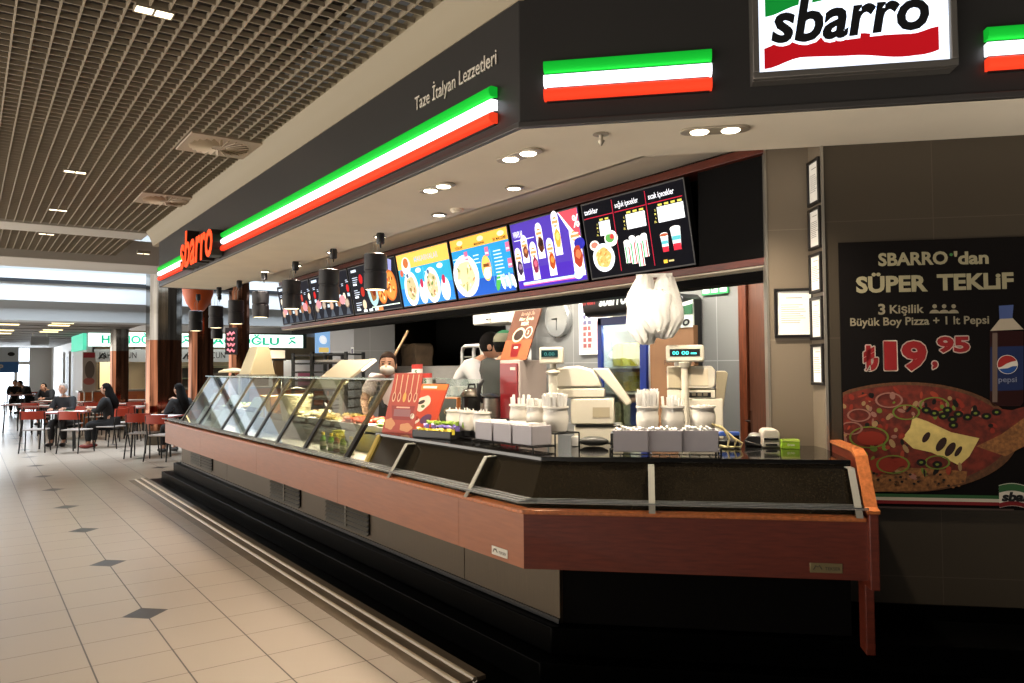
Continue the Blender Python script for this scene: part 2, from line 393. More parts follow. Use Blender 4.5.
def pizza_art(seed):
    def art(b, w, z0, z1):
        bg(b, w, z0, z1, '12131c'); r = random.Random(seed)
        lines(b, -w*.45, z1-.05, w*.25, 1, .03, 'c8d8e8', .03)
        for k in range(9):
            x = -w*.44+w*.11*k; lines(b, x, z1-.11-.03*(k % 2), w*.07, 2, .018, 'b9c6da', seed=k)
            z = z1-.19-.08*(k % 2); b.disc((x+.03, z), .034, .042, E(r.choice(['c02020', 'e8dcc8', '3a2a20', 'b03a2a'])), .001, n=12); b.rect(x, x+.06, z-.085, z-.05, E('b8cfe0'), .001)
        for k in range(5):
            x = -w*.4+w*.2*k; z = z0+.13+.02*(k % 2)
            b.disc((x, z), .06, .052, E('6b5b50'), .0008, n=14); b.disc((x, z), .046, .04, E(r.choice(['b89a84', '8c5a3a', 'a89c8c'])), .0004, n=12, wob=.08)
            b.poly([(x-.02, .0006, z-.05), (x+.03, .0006, z-.05), (x+.06, .0006, z0+.01), (x-.06, .0006, z0+.01)], E('3c4450'))
        for s in (-.34, .3): b.disc((w*s, z0+.17), .075, .05, E('c88a92'), .0003, n=14)
    return art
def combo_art(b, w, z0, z1):
    bg(b, w, z0, z1, '14151c'); lines(b, -w*.44, z1-.05, w*.2, 1, .03, 'ccd6e2', .026)
    for k in range(3):
        x = -w*.45+.015; z = z1-.11-.13*k; lines(b, x, z, .14, 3, .022, 'c0ccda', seed=k); b.disc((x+.2, z-.02), .045, .05, E(['b81c20', 'a32b20', 'c8b9a0'][k]), .001, n=14); b.rect(x, x+.09, z-.075, z-.055, E('e4eef6'), .001)
    b.disc((-.02, (z0+z1)/2+.01), .13, .2, E('9fc4c8'), .001); b.disc((-.02, (z0+z1)/2-.02), .07, .12, E('8a5a30'), .0006, wob=.08); b.disc((0, (z0+z1)/2-.03), .04, .06, E('6c2414'), .0003)
    for (x, z, r_) in ((.18, z0+.17, .10), (.37, z0+.22, .13)):
        b.disc((x, z), r_, r_*1.15, E('b4622c'), .0008); b.disc((x, z), r_*.85, r_, E('d98a40'), .0005, wob=.05)
        rr = random.Random(int(x*99))
        for k in range(14):
            a = rr.random()*6.28; q = rr.random()*.7; b.disc((x+r_*q*math.cos(a), z+r_*q*math.sin(a)), .02, .014, E(rr.choice(['f0d8b0', 'c03a1c', 'e0b060', '7a3a1c'])), .0002-.00004*k, n=7, rot=a)
    b.rect(-.1, w/2-.02, z0+.035, z0+.045, E('dcefe0'), .001); b.rect(.02, .14, z0+.0, z0+.035, E('d8804a'), .001)
    for k in range(3): b.rect(-.3+.13*k, -.22+.13*k, z0+.005, z0+.03, E('e8f2f4'), .0008)
    b.rect(.2, .33, z1-.09, z1-.03, E('1d5a5c'), .001); b.poly([(.37, .001, z1-.12), (.42, .001, z1-.16), (.47, .001, z1-.02), (.4, .001, z1-.0)], E('8c90c8'))
def pasta_left(b, w, z0, z1):
    bg(b, w, z0, z1, '2f9fc4'); b.rect(-w/2, w/2, z0, z0+.16, E('2b78c4'), .0026); b.rect(-w/2, w/2, z1-.135, z1, E('f2bc58'), .002)
    b.text('MAKARNALAR', .08, z1-.095, .05, E('8fb4c8'), w=.42, y=.0015, al='c', bold=.012); b.disc((-.3, z1-.11), .085, .08, E('efe6da'), .0014); b.disc((-.3, z1-.085), .05, .045, E('b8683c'), .001)
    for s, x in ((1, -.36), (2, .02)):
        lines(b, x, z1-.2, .17, 3, .026, 'd5eaf2', seed=s); b.disc((x+.27, z1-.19+.02), .05, .022, E('d8e6ec'), .001); b.disc((x+.3, z1-.29), .028, .04, E('b03050'), .001)
        plate(b, x+.1, z0+.15, .13, ['c8b48c', 'd8c8a4', '9a6a44', '6a8a48', 'e0d6c0'], .155, y=.0012); b.disc((x+.31, z0+.1), .075, .1, E('dfeaf2'), .0016)
        b.disc((x+.06, z0+.27), .022, .02, E('54627a'), -.0003)
    b.disc((-.4, z1-.17), .03, .03, E('d06048'), .001); b.rect(.0, .004, z0+.03, z1-.15, E('8fd0e4'), .001)
def pasta_right(b, w, z0, z1):
    bg(b, w, z0, z1, '2a8fc8'); b.rect(-w/2, w/2, z0, z0+.13, E('2456b4'), .0026); b.rect(-w/2, w/2, z1-.09, z1, E('f0b048'), .002)
    for k, x in enumerate((-.28, 0.02, .3)):
        b.text(['SOSLAR', 'MAKARNA', 'EK MALZEME'][k], x, z1-.08, .022, E('3a2a12'), y=.0012, al='c', bold=.02); b.disc((x+.02, z1-.035), .045, .02, E('e8d4b0'), .0013)
        lines(b, x-.11, z1-.16, .12, [4, 3, 9][k], .03 if k != 2 else .027, 'cfe6f4', seed=k+3); 
        for q in range(2): b.rect(x+.06, x+.11, z1-.18-.12*q, z1-.11-.12*q, E('cc6a90'), .001); b.rect(x+.065, x+.105, z1-.165-.12*q, z1-.15-.12*q, E('e8e0f0'), .0006)
    plate(b, -.24, z0+.17, .19, ['e0c8a0', 'd8b890', 'c08a60', '8a9a58', 'f0e4cc'], .17, y=.0012)
    b.disc((.07, z0+.2), .065, .1, E('f0c060'), .001); b.disc((.07, z0+.16), .05, .045, E('f4ead8'), .0006); b.rect(.03, .11, z0+.21, z0+.235, E('7a4a20'), .0004)
    for k in range(5): b.disc((.26+.035*k, z0+.07+.015*(k % 2)), .022, .055, E(['d8e8f0', '9cc0d8'][k % 2]), .001-.0002*k, rot=.3)
    b.disc((.2, z0+.08), .03, .07, E('4aa850'), .0014, rot=-.4); b.rect(.15, .154, z0+.05, z1-.13, E('78c0e0'), .001)
def wrap_art(b, w, z0, z1):
    bg(b, w, z0, z1, '4a36a0'); b.rect(-w/2, w/2, z0, z0+.14, E('4428a4'), .0027)
    b.text('WRAPLAR', -w*.47, z1-.1, .045, E('eef0ff'), w=.13, y=.001, bold=.02); b.rect(-w*.47, -w*.15, z1-.125, z1-.119, E('dfe0ff'), .001)
    cols = ['3a2a40', '6a3a2a', '7a2a48', '4a2418', 'a84a20', 'd8a040', 'a03a28']
    for k, (x, zb, ht) in enumerate(((-.375, .03, .24), (-.27, .15, .20), (-.165, .02, .27), (-.06, .16, .25), (.05, .03, .26), (.155, .16, .30), (.36, .0, .34))):
        ww = .085 if k != 6 else .12; zb = z0+zb+.03; n = 10
        pts = [(x-ww/2, .001, zb), (x+ww/2, .001, zb), (x+ww/2, .001, zb+ht-.05)] + [(x+ww/2*math.cos(q*math.pi/n), .001, zb+ht-.05+.05*math.sin(q*math.pi/n)) for q in range(1, n)] + [(x-ww/2, .001, zb+ht-.05)]
        b.poly(pts, E('ecebf2'))
        b.disc((x, zb+ht-.075), ww*.42, .035, E('d8905a'), .0007, n=10); b.disc((x, zb+ht-.06), ww*.4, .007, E('f4e6d2'), .0005); b.disc((x, zb+ht-.09), ww*.4, .007, E('f4e6d2'), .0005)
        b.disc((x+.006, zb+ht*.38), ww*.43, ht*.22, E(cols[k]), .0004, n=12, wob=.08); b.disc((x+.01, zb+ht*.42), ww*.26, ht*.09, E(['8a6a8a', 'b07048', 'd0607c', '2a1612', 'e08a40', 'f0cc70', 'd07048'][k]), .0002, n=9, wob=.1)
        b.poly([(x-ww/2, .0001, zb), (x+ww/2, .0001, zb), (x+ww/2, .0001, zb+ht*.2), (x, .0001, zb+ht*.12), (x-ww/2, .0001, zb+ht*.22)], E('f2f0f4'))
    b.poly([(.2, .0009, z1), (w/2, .0009, z1), (w/2, .0009, z1-.22), (.33, .0009, z1-.17)], E('f4f0f2')); b.poly([(.21, .0006, z1), (w/2, .0006, z1), (w/2, .0006, z1-.19), (.34, .0006, z1-.13)], E('c84a58'))
    b.text('%', .36, z1-.12, .08, E('f4dcdc'), y=.0003, bold=.03); b.disc((.4, z1-.23), .06, .04, E('2a2a98'), .0005)
    b.rect(-w*.42, w*.4, z0+.035, z0+.043, E('bfe6d0'), .0003); b.rect(-w*.42, w*.4, z0+.027, z0+.035, E('e8eaf4'), .0003); b.rect(-w*.42, w*.42, z0+.018, z0+.027, E('d8689c'), .0003)
    b.disc((w*.4, z0+.04), .05, .03, E('b8d8e0'), -.0002)
def drinks_art(b, w, z0, z1):
    bg(b, w, z0, z1, '08080e')
    red = E('b02038'); xs = (-w*.5, -w*.17, w*.16)
    for k, nm in enumerate(('tatlılar', 'soğuk içecekler', 'sıcak içecekler')):
        x = xs[k]; b.text(nm, x+.02, z1-.065+.0*k, .034, E('e6e8f0'), w=(.13, .2, .2)[k], y=.001, bold=.015); b.rect(x+.01, x+w*.32, z1-.092, z1-.087, red, .001)
        if k: b.rect(x-.006, x-.001, z0+.02, z1-.01, red, .001)
        tw, tx, tz = ((.1, .14, z1-.215), (.16, .1, z1-.21), (.2, .075, z1-.21))[k]
        b.rect(x+tx, x+tx+tw, tz, tz+.09, E('ecf0f2'), .001)
        for q in range(4):
            b.text(['S', 'M', 'L', 'XL'][q], x+tx-.012, tz+.07-.022*q, .012, E('d6cc6a'), y=.001, al='r', bold=.02)
            b.rect(x+tx, x+tx+tw, tz+.0225*q, tz+.0225*q+.0015, E('b8bec4'), .0006)
        for q in range(2+k): b.rect(x+tx+.01+q*tw/(2+k), x+tx-.008+(q+1)*tw/(2+k), tz+.095, tz+.107, E('cbc458'), .001)
    x = xs[0]+.14; plate(b, x, z0+.12, .1, ['d8a860', 'c08840', 'e8c890'], .09, y=.001); b.disc((x-.07, z0+.205), .045, .032, E('efe4e2'), .0016); b.disc((x-.07, z0+.207), .032, .02, E('c87868'), .0012)
    b.disc((x+.09, z0+.23), .06, .05, E('eef0ea'), .0014); b.disc((x+.08, z0+.235), .04, .03, E('5a9a50'), .001); b.disc((x+.1, z0+.24), .018, .016, E('c83a3a'), .0006)
    for q, (dx, hh, dz) in enumerate(((.05, .16, .03), (.1, .19, .02), (.155, .20, .0), (.2, .16, .05))):
        x = xs[1]+dx; b.rect(x, x+.05, z0+dz+.03, z0+dz+hh, E('eef2f0'), .001-.0002*q); b.rect(x+.006, x+.016, z0+dz+.03, z0+dz+hh-.03, E('2f9a58'), .0008-.0002*q); b.rect(x+.034, x+.044, z0+dz+.03, z0+dz+hh-.03, E('d83c44'), .0008-.0002*q); b.disc((x+.025, z0+dz+hh), .025, .012, E('f4f6f4'), .0008-.0002*q)
    for q, (dx, s_) in enumerate(((.1, .75), (.19, .95))):
        x = xs[2]+dx; b.poly([(x-.028*s_, .001, z0+.09), (x+.028*s_, .001, z0+.09), (x+.04*s_, .001, z0+.09+.13*s_), (x-.04*s_, .001, z0+.09+.13*s_)], E('dfe8ec'))
        b.rect(x-.03*s_, x+.03*s_, z0+.09, z0+.09+.04*s_, E('cc2c3c'), .0006); b.rect(x-.033*s_, x+.033*s_, z0+.09+.06*s_, z0+.09+.085*s_, E('58b0b8'), .0006); b.disc((x, z0+.09+.13*s_), .042*s_, .014, E('f4f4f0'), .0006); 
        if q == 0: b.disc((x, z0+.09+.13*s_), .032, .009, E('a8583c'), .0003)
    b.rect(xs[2]+.07, xs[2]+.1, z0+.025, z0+.045, E('e0b840'), .001); b.rect(xs[2]+.11, xs[2]+.15, z0+.03, z0+.04, E('c8b880'), .001)
screen(8.64, 9.75, 'dark menu screen of small photos at the far end of the row', pizza_art(1))
screen(7.53, 8.62, 'dark menu screen behind the nearest hanging lamps, second from the far end', pizza_art(2))
screen(6.43, 7.51, 'dark menu screen with two large golden pizzas beside the blue pasta screen', combo_art)
screen(5.46, 6.41, 'blue menu screen with yellow heading and two plates of pasta', pasta_left)
screen(4.60, 5.44, 'blue menu screen with yellow top band, one plate and an orange jug', pasta_right)
screen(3.80, 4.58, 'purple menu screen showing a row of wraps', wrap_art, wn=.88)
screen(2.89, 3.78, 'black menu screen with three red ruled columns and paper cups', drinks_art)
# ================================================================== lit stripes, letters and signs on the fascia
gE, wE, rE = emis('green light', '0f9a28', .9), emis('white light', 'f4f8ff', 2.0), emis('red light', 'dc3a20', .95)
def stripe(y0, y1, org, rot, label, grp=None, z0=2.845, gap=.0, hh=.053):
    t = thing('light_stripe_sign', label, 'light sign', org, rot, grp); L = y1-y0
    for k, (m, nm) in enumerate(((rE, 'red_tube'), (wE, 'white_tube'), (gE, 'green_tube'))):
        z = z0+k*(hh+.014); pr = [(-.055+.012*(1-math.cos(a)), z+hh/2+hh/2*math.sin(a)) for a in [q*math.pi/8-math.pi/2 for q in range(9)]]
        pr = [(0, z)] + [(-.055+.02*(1-math.cos(a)), z+hh/2+hh/2*math.sin(a)) for a in [q*math.pi/8-math.pi/2 for q in range(9)]] + [(0, z+hh)]
        b = MB(); b.prism(pr, 'x', 0, L, m); b.build(nm, t)
    b = MB(); b.box(.01, L-.01, -.012, .001, z0-.006, z0+3*hh+.034, black); b.build('backing', t)
    return t
gs = 'tricolour light stripes on the fascia'
stripe(3.21, 8.36, (2.199, 8.36, 0), LEFT, 'long green, white and red light stripe on the side fascia')
stripe(10.1, 11.5, (2.199, 11.5, 0), LEFT, 'short far end tricolour light stripe left of the red letters')
p = fr(.125, -.001); stripe(0, .79, (p.x, p.y, 0), FRONT, 'tricolour light stripe between the corner and the lit logo sign', z0=2.89)
p = fr(2.095, -.001); stripe(0, .9, (p.x, p.y, 0), FRONT, 'tricolour light stripe cut by the right edge, beyond the logo sign', z0=2.893)
# red channel letters
LX0 = 10.12-onx(181, 257, 2.07).y; LW = onx(181, 257, 2.07).y-onx(213, 245, 2.07).y
t = thing('channel_letter_sign', 'glowing red channel letters spelling sbarro at the far end of the fascia', 'sign', (2.2, 10.12, 0), LEFT)
ba = MB(); ba.text('sbarro', LX0, 2.80, .43, mat('letter can dark', '1a1210', .5), w=LW, y=-.005, depth=.13, shear=.12, bold=.02); ba.build('letter_can', t, smooth=None)
ba = MB(); ba.text('sbarro', LX0, 2.80, .43, emis('letter red', 'ef4a22', 1.1), w=LW, y=-.136, depth=.006, shear=.12, bold=.012); ba.build('letter_face', t, smooth=None)
t = MB().text('Taze İtalyan Lezzetleri', 0, 0, .085, mat('bronze lettering', 'c9c0b2', .5), w=onx(416, 112, 2.2).y-onx(497.5, 70, 2.2).y, y=-.001, depth=.006).build('slogan_lettering', smooth=None)
place(t, (2.199, onx(416, 112, 2.2).y, onx(416, 112, 2.2).z+.005), LEFT); tag(t, 'thin grey slogan lettering above the long light stripe', 'lettering')
# lit logo box
p = fr(1.09, -.0); t = thing('logo_sign', 'white lit logo box with black letters and red wave on the front fascia', 'sign', (p.x, p.y, 2.895), FRONT)
sw, sh = .86, .56; gm = mat('sign frame grey', '5b5752', .45, metal=.3)
b = MB(); b.box(0, sw, -.075, 0, 0, sh, gm); b.box(0, sw, -.11, -.075, 0, .03, gm); b.box(0, sw, -.11, -.075, sh-.03, sh, gm); b.box(0, .028, -.11, -.075, .03, sh-.03, gm); b.box(sw-.028, sw, -.11, -.075, .03, sh-.03, gm); b.build('frame', t, bevel=.004)
b = MB(); b.box(.028, sw-.028, -.085, -.0755, .03, sh-.03, emis('sign face light', 'e4efff', 1.15)); b.build('lit_face', t)
def wave(x0, x1, lo, hi, m, y, name):
    b = MB(); n = 24; v = []; 
    for k in range(n+1):
        u = k/n; x = x0+(x1-x0)*u; v += [(x, y, lo(u)), (x, y, hi(u))]
    b.add(v, [(2*k, 2*k+2, 2*k+3, 2*k+1) for k in range(n)], m); return b.build(name, t, smooth=None)
def curve(*k):
    def f(u):
        for (u0, v0), (u1, v1) in zip(k[:-1], k[1:]):
            if u <= u1: q = (u-u0)/(u1-u0); q = q*q*(3-2*q) if (u0, u1) else q; return v0+(v1-v0)*q
        return k[-1][1]
    return f
wave(.053, .79, curve((0, .05), (.22, .092), (.52, .084), (.8, .062), (.93, .066), (1, .082)), curve((0, .144), (.1, .172), (.36, .19), (.56, .182), (.72, .165), (.86, .163), (1, .186)), emis('logo red', 'a01018', .7), -.0862, 'red_wave')
wave(.06, .79, curve((0, .29), (.22, .335), (.5, .36), (.8, .345), (1, .36)), curve((0, .385), (.25, .44), (.5, .455), (.8, .435), (1, .455)), emis('logo green', '0f7a2c', .7), -.0862, 'green_wave')
b = MB(); b.text('sbarro', .078, .172, .195, emis('sign face light', 'e4efff', 1.15), w=.685, y=-.0866, bold=.07, shear=.18, depth=.0004, arc=lambda u: .006*math.sin(2*math.pi*(u+.5))+.008*u); b.build('letter_outline', t, smooth=None)
b = MB(); b.text('sbarro', .084, .175, .195, mat('logo black', '05050a', .5), w=.67, y=-.0872, bold=.03, shear=.18, depth=.0004, arc=lambda u: .006*math.sin(2*math.pi*(u+.5))+.008*u); b.build('lettering', t, smooth=None)
# ================================================================== ceiling fittings
def spot(loc, pw, ang=110, col=(1, .86, .68), size=.04, blend=.7, tgt=None, name='lamp_light'):
    l = bpy.data.lights.new(name, 'SPOT'); l.energy = pw; l.spot_size = R(ang); l.spot_blend = blend; l.color = col; l.shadow_soft_size = size
    o = bpy.data.objects.new(name, l); C.objects.link(o); o.location = loc
    if tgt: o.rotation_euler = (Vector(tgt)-Vector(loc)).to_track_quat('-Z', 'Y').to_euler()
    return o
def area(loc, rot, sx, sy, pw, col=(1, 1, 1), name='area_light'):
    l = bpy.data.lights.new(name, 'AREA'); l.shape = 'RECTANGLE'; l.size = sx; l.size_y = sy; l.energy = pw; l.color = col
    o = bpy.data.objects.new(name, l); C.objects.link(o); o.location = loc; o.rotation_euler = rot; return o
rim = mat('downlight rim', 'b0a592', .4, metal=.4)
def twin(loc, rot, label):
    t = thing('twin_downlight', label, 'downlight', loc, rot, 'twin downlights in the soffit')
    pr = [(.115+.055*math.cos(a), .055*math.sin(a)) for a in [q*math.pi/10-math.pi/2 for q in range(11)]]; pr += [(-x, -y) for x, y in pr]
    b = MB(); b.prism(pr, 'z', -.012, 0, rim); b.build('rim', t, bevel=.004)
    for s in (-1, 1):
        b = MB(); b.lathe([(.0, -.016), (.042, -.016), (.047, -.011)], lampw, (s*.075, 0, 0)); b.build('lamp_glow', t)
    return t
twin((2.472, 3.40, 2.77), R(-86), 'twin downlight over the counter corner'); twin((2.472, 4.31, 2.77), R(-86), 'twin downlight over the left run of the counter')
p = onz(715, 129, 2.77); twin((p.x, p.y, 2.77), FRONT, 'twin downlight right of the sprinkler, below the lit logo sign')
SPW = 1.0
for (x, y) in ((2.472, 3.40), (2.472, 4.31), (p.x, p.y)): spot((x, y, 2.74), 150, 130)
ring = None
for i, (px, py) in enumerate(((514, 187), (439, 214), (380, 236), (332, 251.5), (297, 265), (265, 271))):
    q = onz(px, py, 2.77)
    lb = ['single round ceiling light nearest the menu corner', 'single round ceiling light beside the smoke detector', 'single round ceiling light above the nearest hanging lamp', 'single round ceiling light above the second hanging lamp', 'single round ceiling light above the third hanging lamp', 'single round ceiling light furthest along the soffit'][i]
    if ring is None:
        ring = thing('ceiling_spotlight', lb, 'downlight', (q.x, q.y, 2.77), 0, 'single downlights in the soffit')
        b = MB(); b.lathe([(.036, -.001), (.05, -.001), (.062, -.008), (.052, -.014), (.036, -.012)], rim, caps=False); b.build('rim', ring)
        b = MB(); b.lathe([(0, -.013), (.05, -.013), (.05, -.006)], lampw); b.build('lamp_glow', ring)
    else: dup(ring, (q.x, q.y, 2.77), 0, lb)
    spot((q.x, q.y, 2.74), 80, 140)
# hanging lamps
lampblk = mat('lamp black', '1b1b20', .45)
root = None
LP = [(375.5, 290, 'nearest of the black hanging lamps, before the two pizza screen'), (329, 301.5, 'black hanging lamp, second nearest, before the dark menu screens'), (291.5, 309, 'black hanging lamp, third nearest, at the far edge of the menu screens'), (260.5, 317.5, 'black hanging lamp, fourth nearest, before the pale far wall'), (236, 324, 'black hanging lamp, fifth nearest, before the dark mirrored pillar'), (216, 328, 'black hanging lamp before the brown mirrored pillar'), (195.5, 331, 'farthest black hanging lamp beneath the orange dome'), (217, 339, 'black hanging lamp half hidden behind another, against the brown pillar')]
for i, (px, py, lb) in enumerate(LP):
    q = onx(px, py, 2.88) if i < 7 else onx(px, py, 3.6)
    zc_ = (2.77 if i < 7 else 2.93)-q.z
    t = thing('pendant_lamp', lb, 'lamp', (q.x, q.y, q.z), 0, 'black cylinder lamps hanging over the counter')
    b = MB(); r_ = .098; b.lathe([(.07, .012), (.09, .0), (r_, .004), (r_, .145), (r_*.93, .15), (r_*.93, .165), (r_, .17), (r_, .305), (.088, .312), (.03, .314)], lampblk, seg=28); b.build('shade', t)
    b = MB(); b.lathe([(0, .0115), (.089, .0035)], emis('lamp mouth glow', 'ffe9b8', 5)); b.build('lamp_glow', t)
    b = MB(); b.lathe([(.03, zc_), (.035, zc_-.01), (.035, zc_-.085), (.028, zc_-.095), (.008, zc_-.10), (.006, zc_-.13)], lampblk, (.03, -.04, 0), seg=16); b.build('ceiling_cup', t)
    b = MB()
    for s in (-1, 1): b.tube([(s*.022, 0, .312), (s*.018, -.01, (zc_+.3)/2), (.03+s*.01, -.04, zc_-.09)], .0022, steel, 5)
    b.build('cable', t)
    spot((q.x, q.y, q.z-.02), 16, 100, (1, .84, .6))
# sprinkler and detector
q = onz(601, 134, 2.77); b = MB(); b.lathe([(.04, 0), (.042, -.004), (.012, -.007), (.009, -.03), (.018, -.034), (.018, -.037), (.004, -.06), (0, -.06)], rim); o = b.build('sprinkler'); place(o, q); tag(o, 'small sprinkler head on the soffit near the corner', 'sprinkler')
q = onz(457, 209, 2.77); b = MB(); b.lathe([(.05, 0), (.05, -.012), (.036, -.03), (.0, -.036)], cream); o = b.build('smoke_detector'); place(o, q); tag(o, 'round pale smoke detector beside a single ceiling light', 'detector')
# mall ceiling lights and air diffusers
cl = None; lampm = emis('mall lamp', 'fff0cf', 3.2)
ML = [(154, 13, 'twin square ceiling lamp at the top of the egg crate ceiling'), (75, 172.5, 'twin square ceiling lamp, second from the nearest'), (58, 210.5, 'twin square ceiling lamp just before the ceiling beam'), (46.5, 234.5, 'left twin square ceiling lamp beyond the ceiling beam'), (143.5, 254, 'right twin square ceiling lamp beyond the ceiling beam')]
for i, (px, py, lb) in enumerate(ML):
    q = onz(px, py, 3.59)
    if cl is None:
        cl = thing('recessed_ceiling_lamp', lb, 'ceiling light', q, 0, 'lamps in the egg crate ceiling'); b = MB()
        for s in (-1, 1):
            b.box(s*.05-.05, s*.05-.044, -.05, .05, 0, .05, grid); b.box(s*.05+.044, s*.05+.05, -.05, .05, 0, .05, grid); b.box(s*.05-.05, s*.05+.05, -.05, -.044, 0, .05, grid); b.box(s*.05-.05, s*.05+.05, .044, .05, 0, .05, grid)
        b.build('housing', cl)
        for s in (-1, 1): b = MB(); b.box(s*.05-.044, s*.05+.044, -.044, .044, .004, .009, lampm); b.build('lamp_glow', cl)
    else: dup(cl, q, 0, lb)
for q in ((-1, 1.5), (.85, .5), (-1, 4.6), (-1, 8.8), (-2.6, 1.5), (-2.6, 6)): pass
ven = mat('diffuser paint', 'a08f7c', .6)
for i, (px, py, lb) in enumerate(((219, 147, 'larger square swirl air diffuser in the egg crate ceiling'), (166, 200.5, 'brownish swirl air diffuser, farther along the egg crate ceiling'))):
    q = onz(px, py, 3.585)
    t = thing('air_diffuser', lb, 'air vent', q, 0, 'ceiling air diffusers'); b = MB(); b.box(-.3, .3, -.3, .3, 0, .02, ven); b.build('plate', t, bevel=.004)
    b = MB()
    for k in range(24):
        a = 2*math.pi*k/24; M = Matrix.Rotation(a, 4, 'Z') @ Matrix.Translation((.15, .02, -.006)) @ Matrix.Rotation(R(35), 4, 'X'); b.box(-.09, .1, -.014, .014, -.002, .002, mat('diffuser blade', 'b9a890', .5), M)
    b.build('swirl_blade', t); b = MB(); b.lathe([(.0, -.012), (.05, -.012), (.06, -.002)], ven); b.build('hub', t)
q = onz(162, 243, 3.45)
# ================================================================== the serving counter
# the counter
ct = thing('serving_counter', 'long angled serving counter with cherry-wood apron and black granite front', 'counter', (0, 0, 0))
YE = 11.2; TE = 1.555
def ext(poly_oz, y0, y1, m, nm, bev=.003, lbl=None):       # a profile (o, z) run along the long side
    b = MB(); b.prism([(2.2+o, z) for o, z in poly_oz], 'y', y0, y1, m); o = b.build(nm, ct, bevel=bev, smooth=None)
    if lbl: o['label'] = lbl
    return o
cut = [3.02, 3.62, 5.3, 7.2, 9.3, YE]
for k in range(5):
    y0, y1 = cut[k], cut[k+1]; b = MB()
    o0, o1 = 0, .022
    b.add([(2.2+o0, (off(o0)[1] if k == 0 else y0+.001), .632), (2.2+o1, (off(o1)[1] if k == 0 else y0+.001), .632), (2.2+o1, y1-.001, .632), (2.2+o0, y1-.001, .632),
           (2.2+o0, (off(o0)[1] if k == 0 else y0+.001), .893), (2.2+o1, (off(o1)[1] if k == 0 else y0+.001), .893), (2.2+o1, y1-.001, .893), (2.2+o0, y1-.001, .893)],
          [(0, 1, 2, 3), (4, 7, 6, 5), (0, 4, 5, 1), (1, 5, 6, 2), (2, 6, 7, 3), (3, 7, 4, 0)], mat('apron wood', '94552f', .38, noise=.1, nscale=6, stretch=(1, 1, 10), coat=.1, bump=.02, bscale=40))
    b.build('apron_panel', ct, smooth=None)
def ring2(o0, o1, z00, z01, z10, z11, m, nm, ye=YE, te=TE, bev=0, ys=None):
    """a strip that follows both runs with a mitre: outer edge o0 between z00..z01, inner edge o1 between z10..z11"""
    P = []
    for o, zb, zt_ in ((o0, z00, z01), (o1, z10, z11)):
        a = off(o); e = fr(te, o); P.append([(a[0], ye), a, (e.x, e.y), zb, zt_])
    v = []
    for i in range(3):
        for q in P: v += [(q[i][0], q[i][1], q[3]), (q[i][0], q[i][1], q[4])]
    f = []
    for i in range(2):
        k = 4*i; n = 4*(i+1)
        f += [(k, k+1, n+1, n), (k+2, n+2, n+3, k+3), (k+1, k+3, n+3, n+1), (k, n, n+2, k+2)]
    f += [(0, 2, 3, 1), (8, 9, 11, 10)]
    b = MB(); b.add(v, f, m); return b.build(nm, ct, bevel=bev, smooth=None)
b = MB(); a0, a1, e0, e1 = off(0), off(.022), fr(TE, 0), fr(TE, .022)
b.prism([a0, (e0.x, e0.y), (e1.x, e1.y), a1], 'z', .632, .893, wood); b.build('apron_panel', ct, smooth=None)['label'] = 'short end apron panel, its wood coloured dark for shade'
ring2(-.012, .05, .893, .915, .893, .915, wood_lt, 'wood_rail', bev=.006)
# granite front: steep slope up to the worktop
YG = 4.93
b = MB(); q = []
for o, z in ((.045, .90), (.17, 1.128), (.20, 1.128), (.08, .90)):
    a = off(o); e = fr(TE-.02, o); q.append(((a[0], YG, z), (a[0], a[1], z), (e.x, e.y, z)))
v = [p for s in q for p in s]; f = []
for s in range(4):
    n = (s+1) % 4
    for i in range(2): f.append((3*s+i, 3*s+i+1, 3*n+i+1, 3*n+i))
f += [(0, 3, 6, 9), (2, 11, 8, 5)]
b.add(v, f, granite); b.build('granite_front', ct, smooth=None)
b = MB(); a = off(.16); e0 = fr(TE-.02, .16); e1 = fr(TE-.02, .9); inn = off(.98); YT = 5.0
b.prism([(a[0], YT), a, (e0.x, e0.y), (e1.x, e1.y), (inn[0]+.1, inn[1]+.1), (3.16, 4.4), (3.16, YT)], 'z', 1.128, 1.15, mat('worktop granite', '0c0b0a', .07, noise=.7, nscale=170, spec=.6)); b.build('worktop', ct, bevel=.003, smooth=None)
b = MB(); b.prism([(2.385, .92), (3.1, .92), (3.1, 1.128), (2.385, 1.128)], 'y', 3.4, YG+.05, black); b.build('inner_carcass', ct, smooth=None)
b = MB(); ye_ = mat('brass edge', 'c8b060', .3, metal=.6); b.prism([(2.235, .92), (2.255, .92), (2.385, 1.15), (2.365, 1.15)], 'y', YG, YG+.04, ye_); b.build('edge_strip', ct, smooth=None)
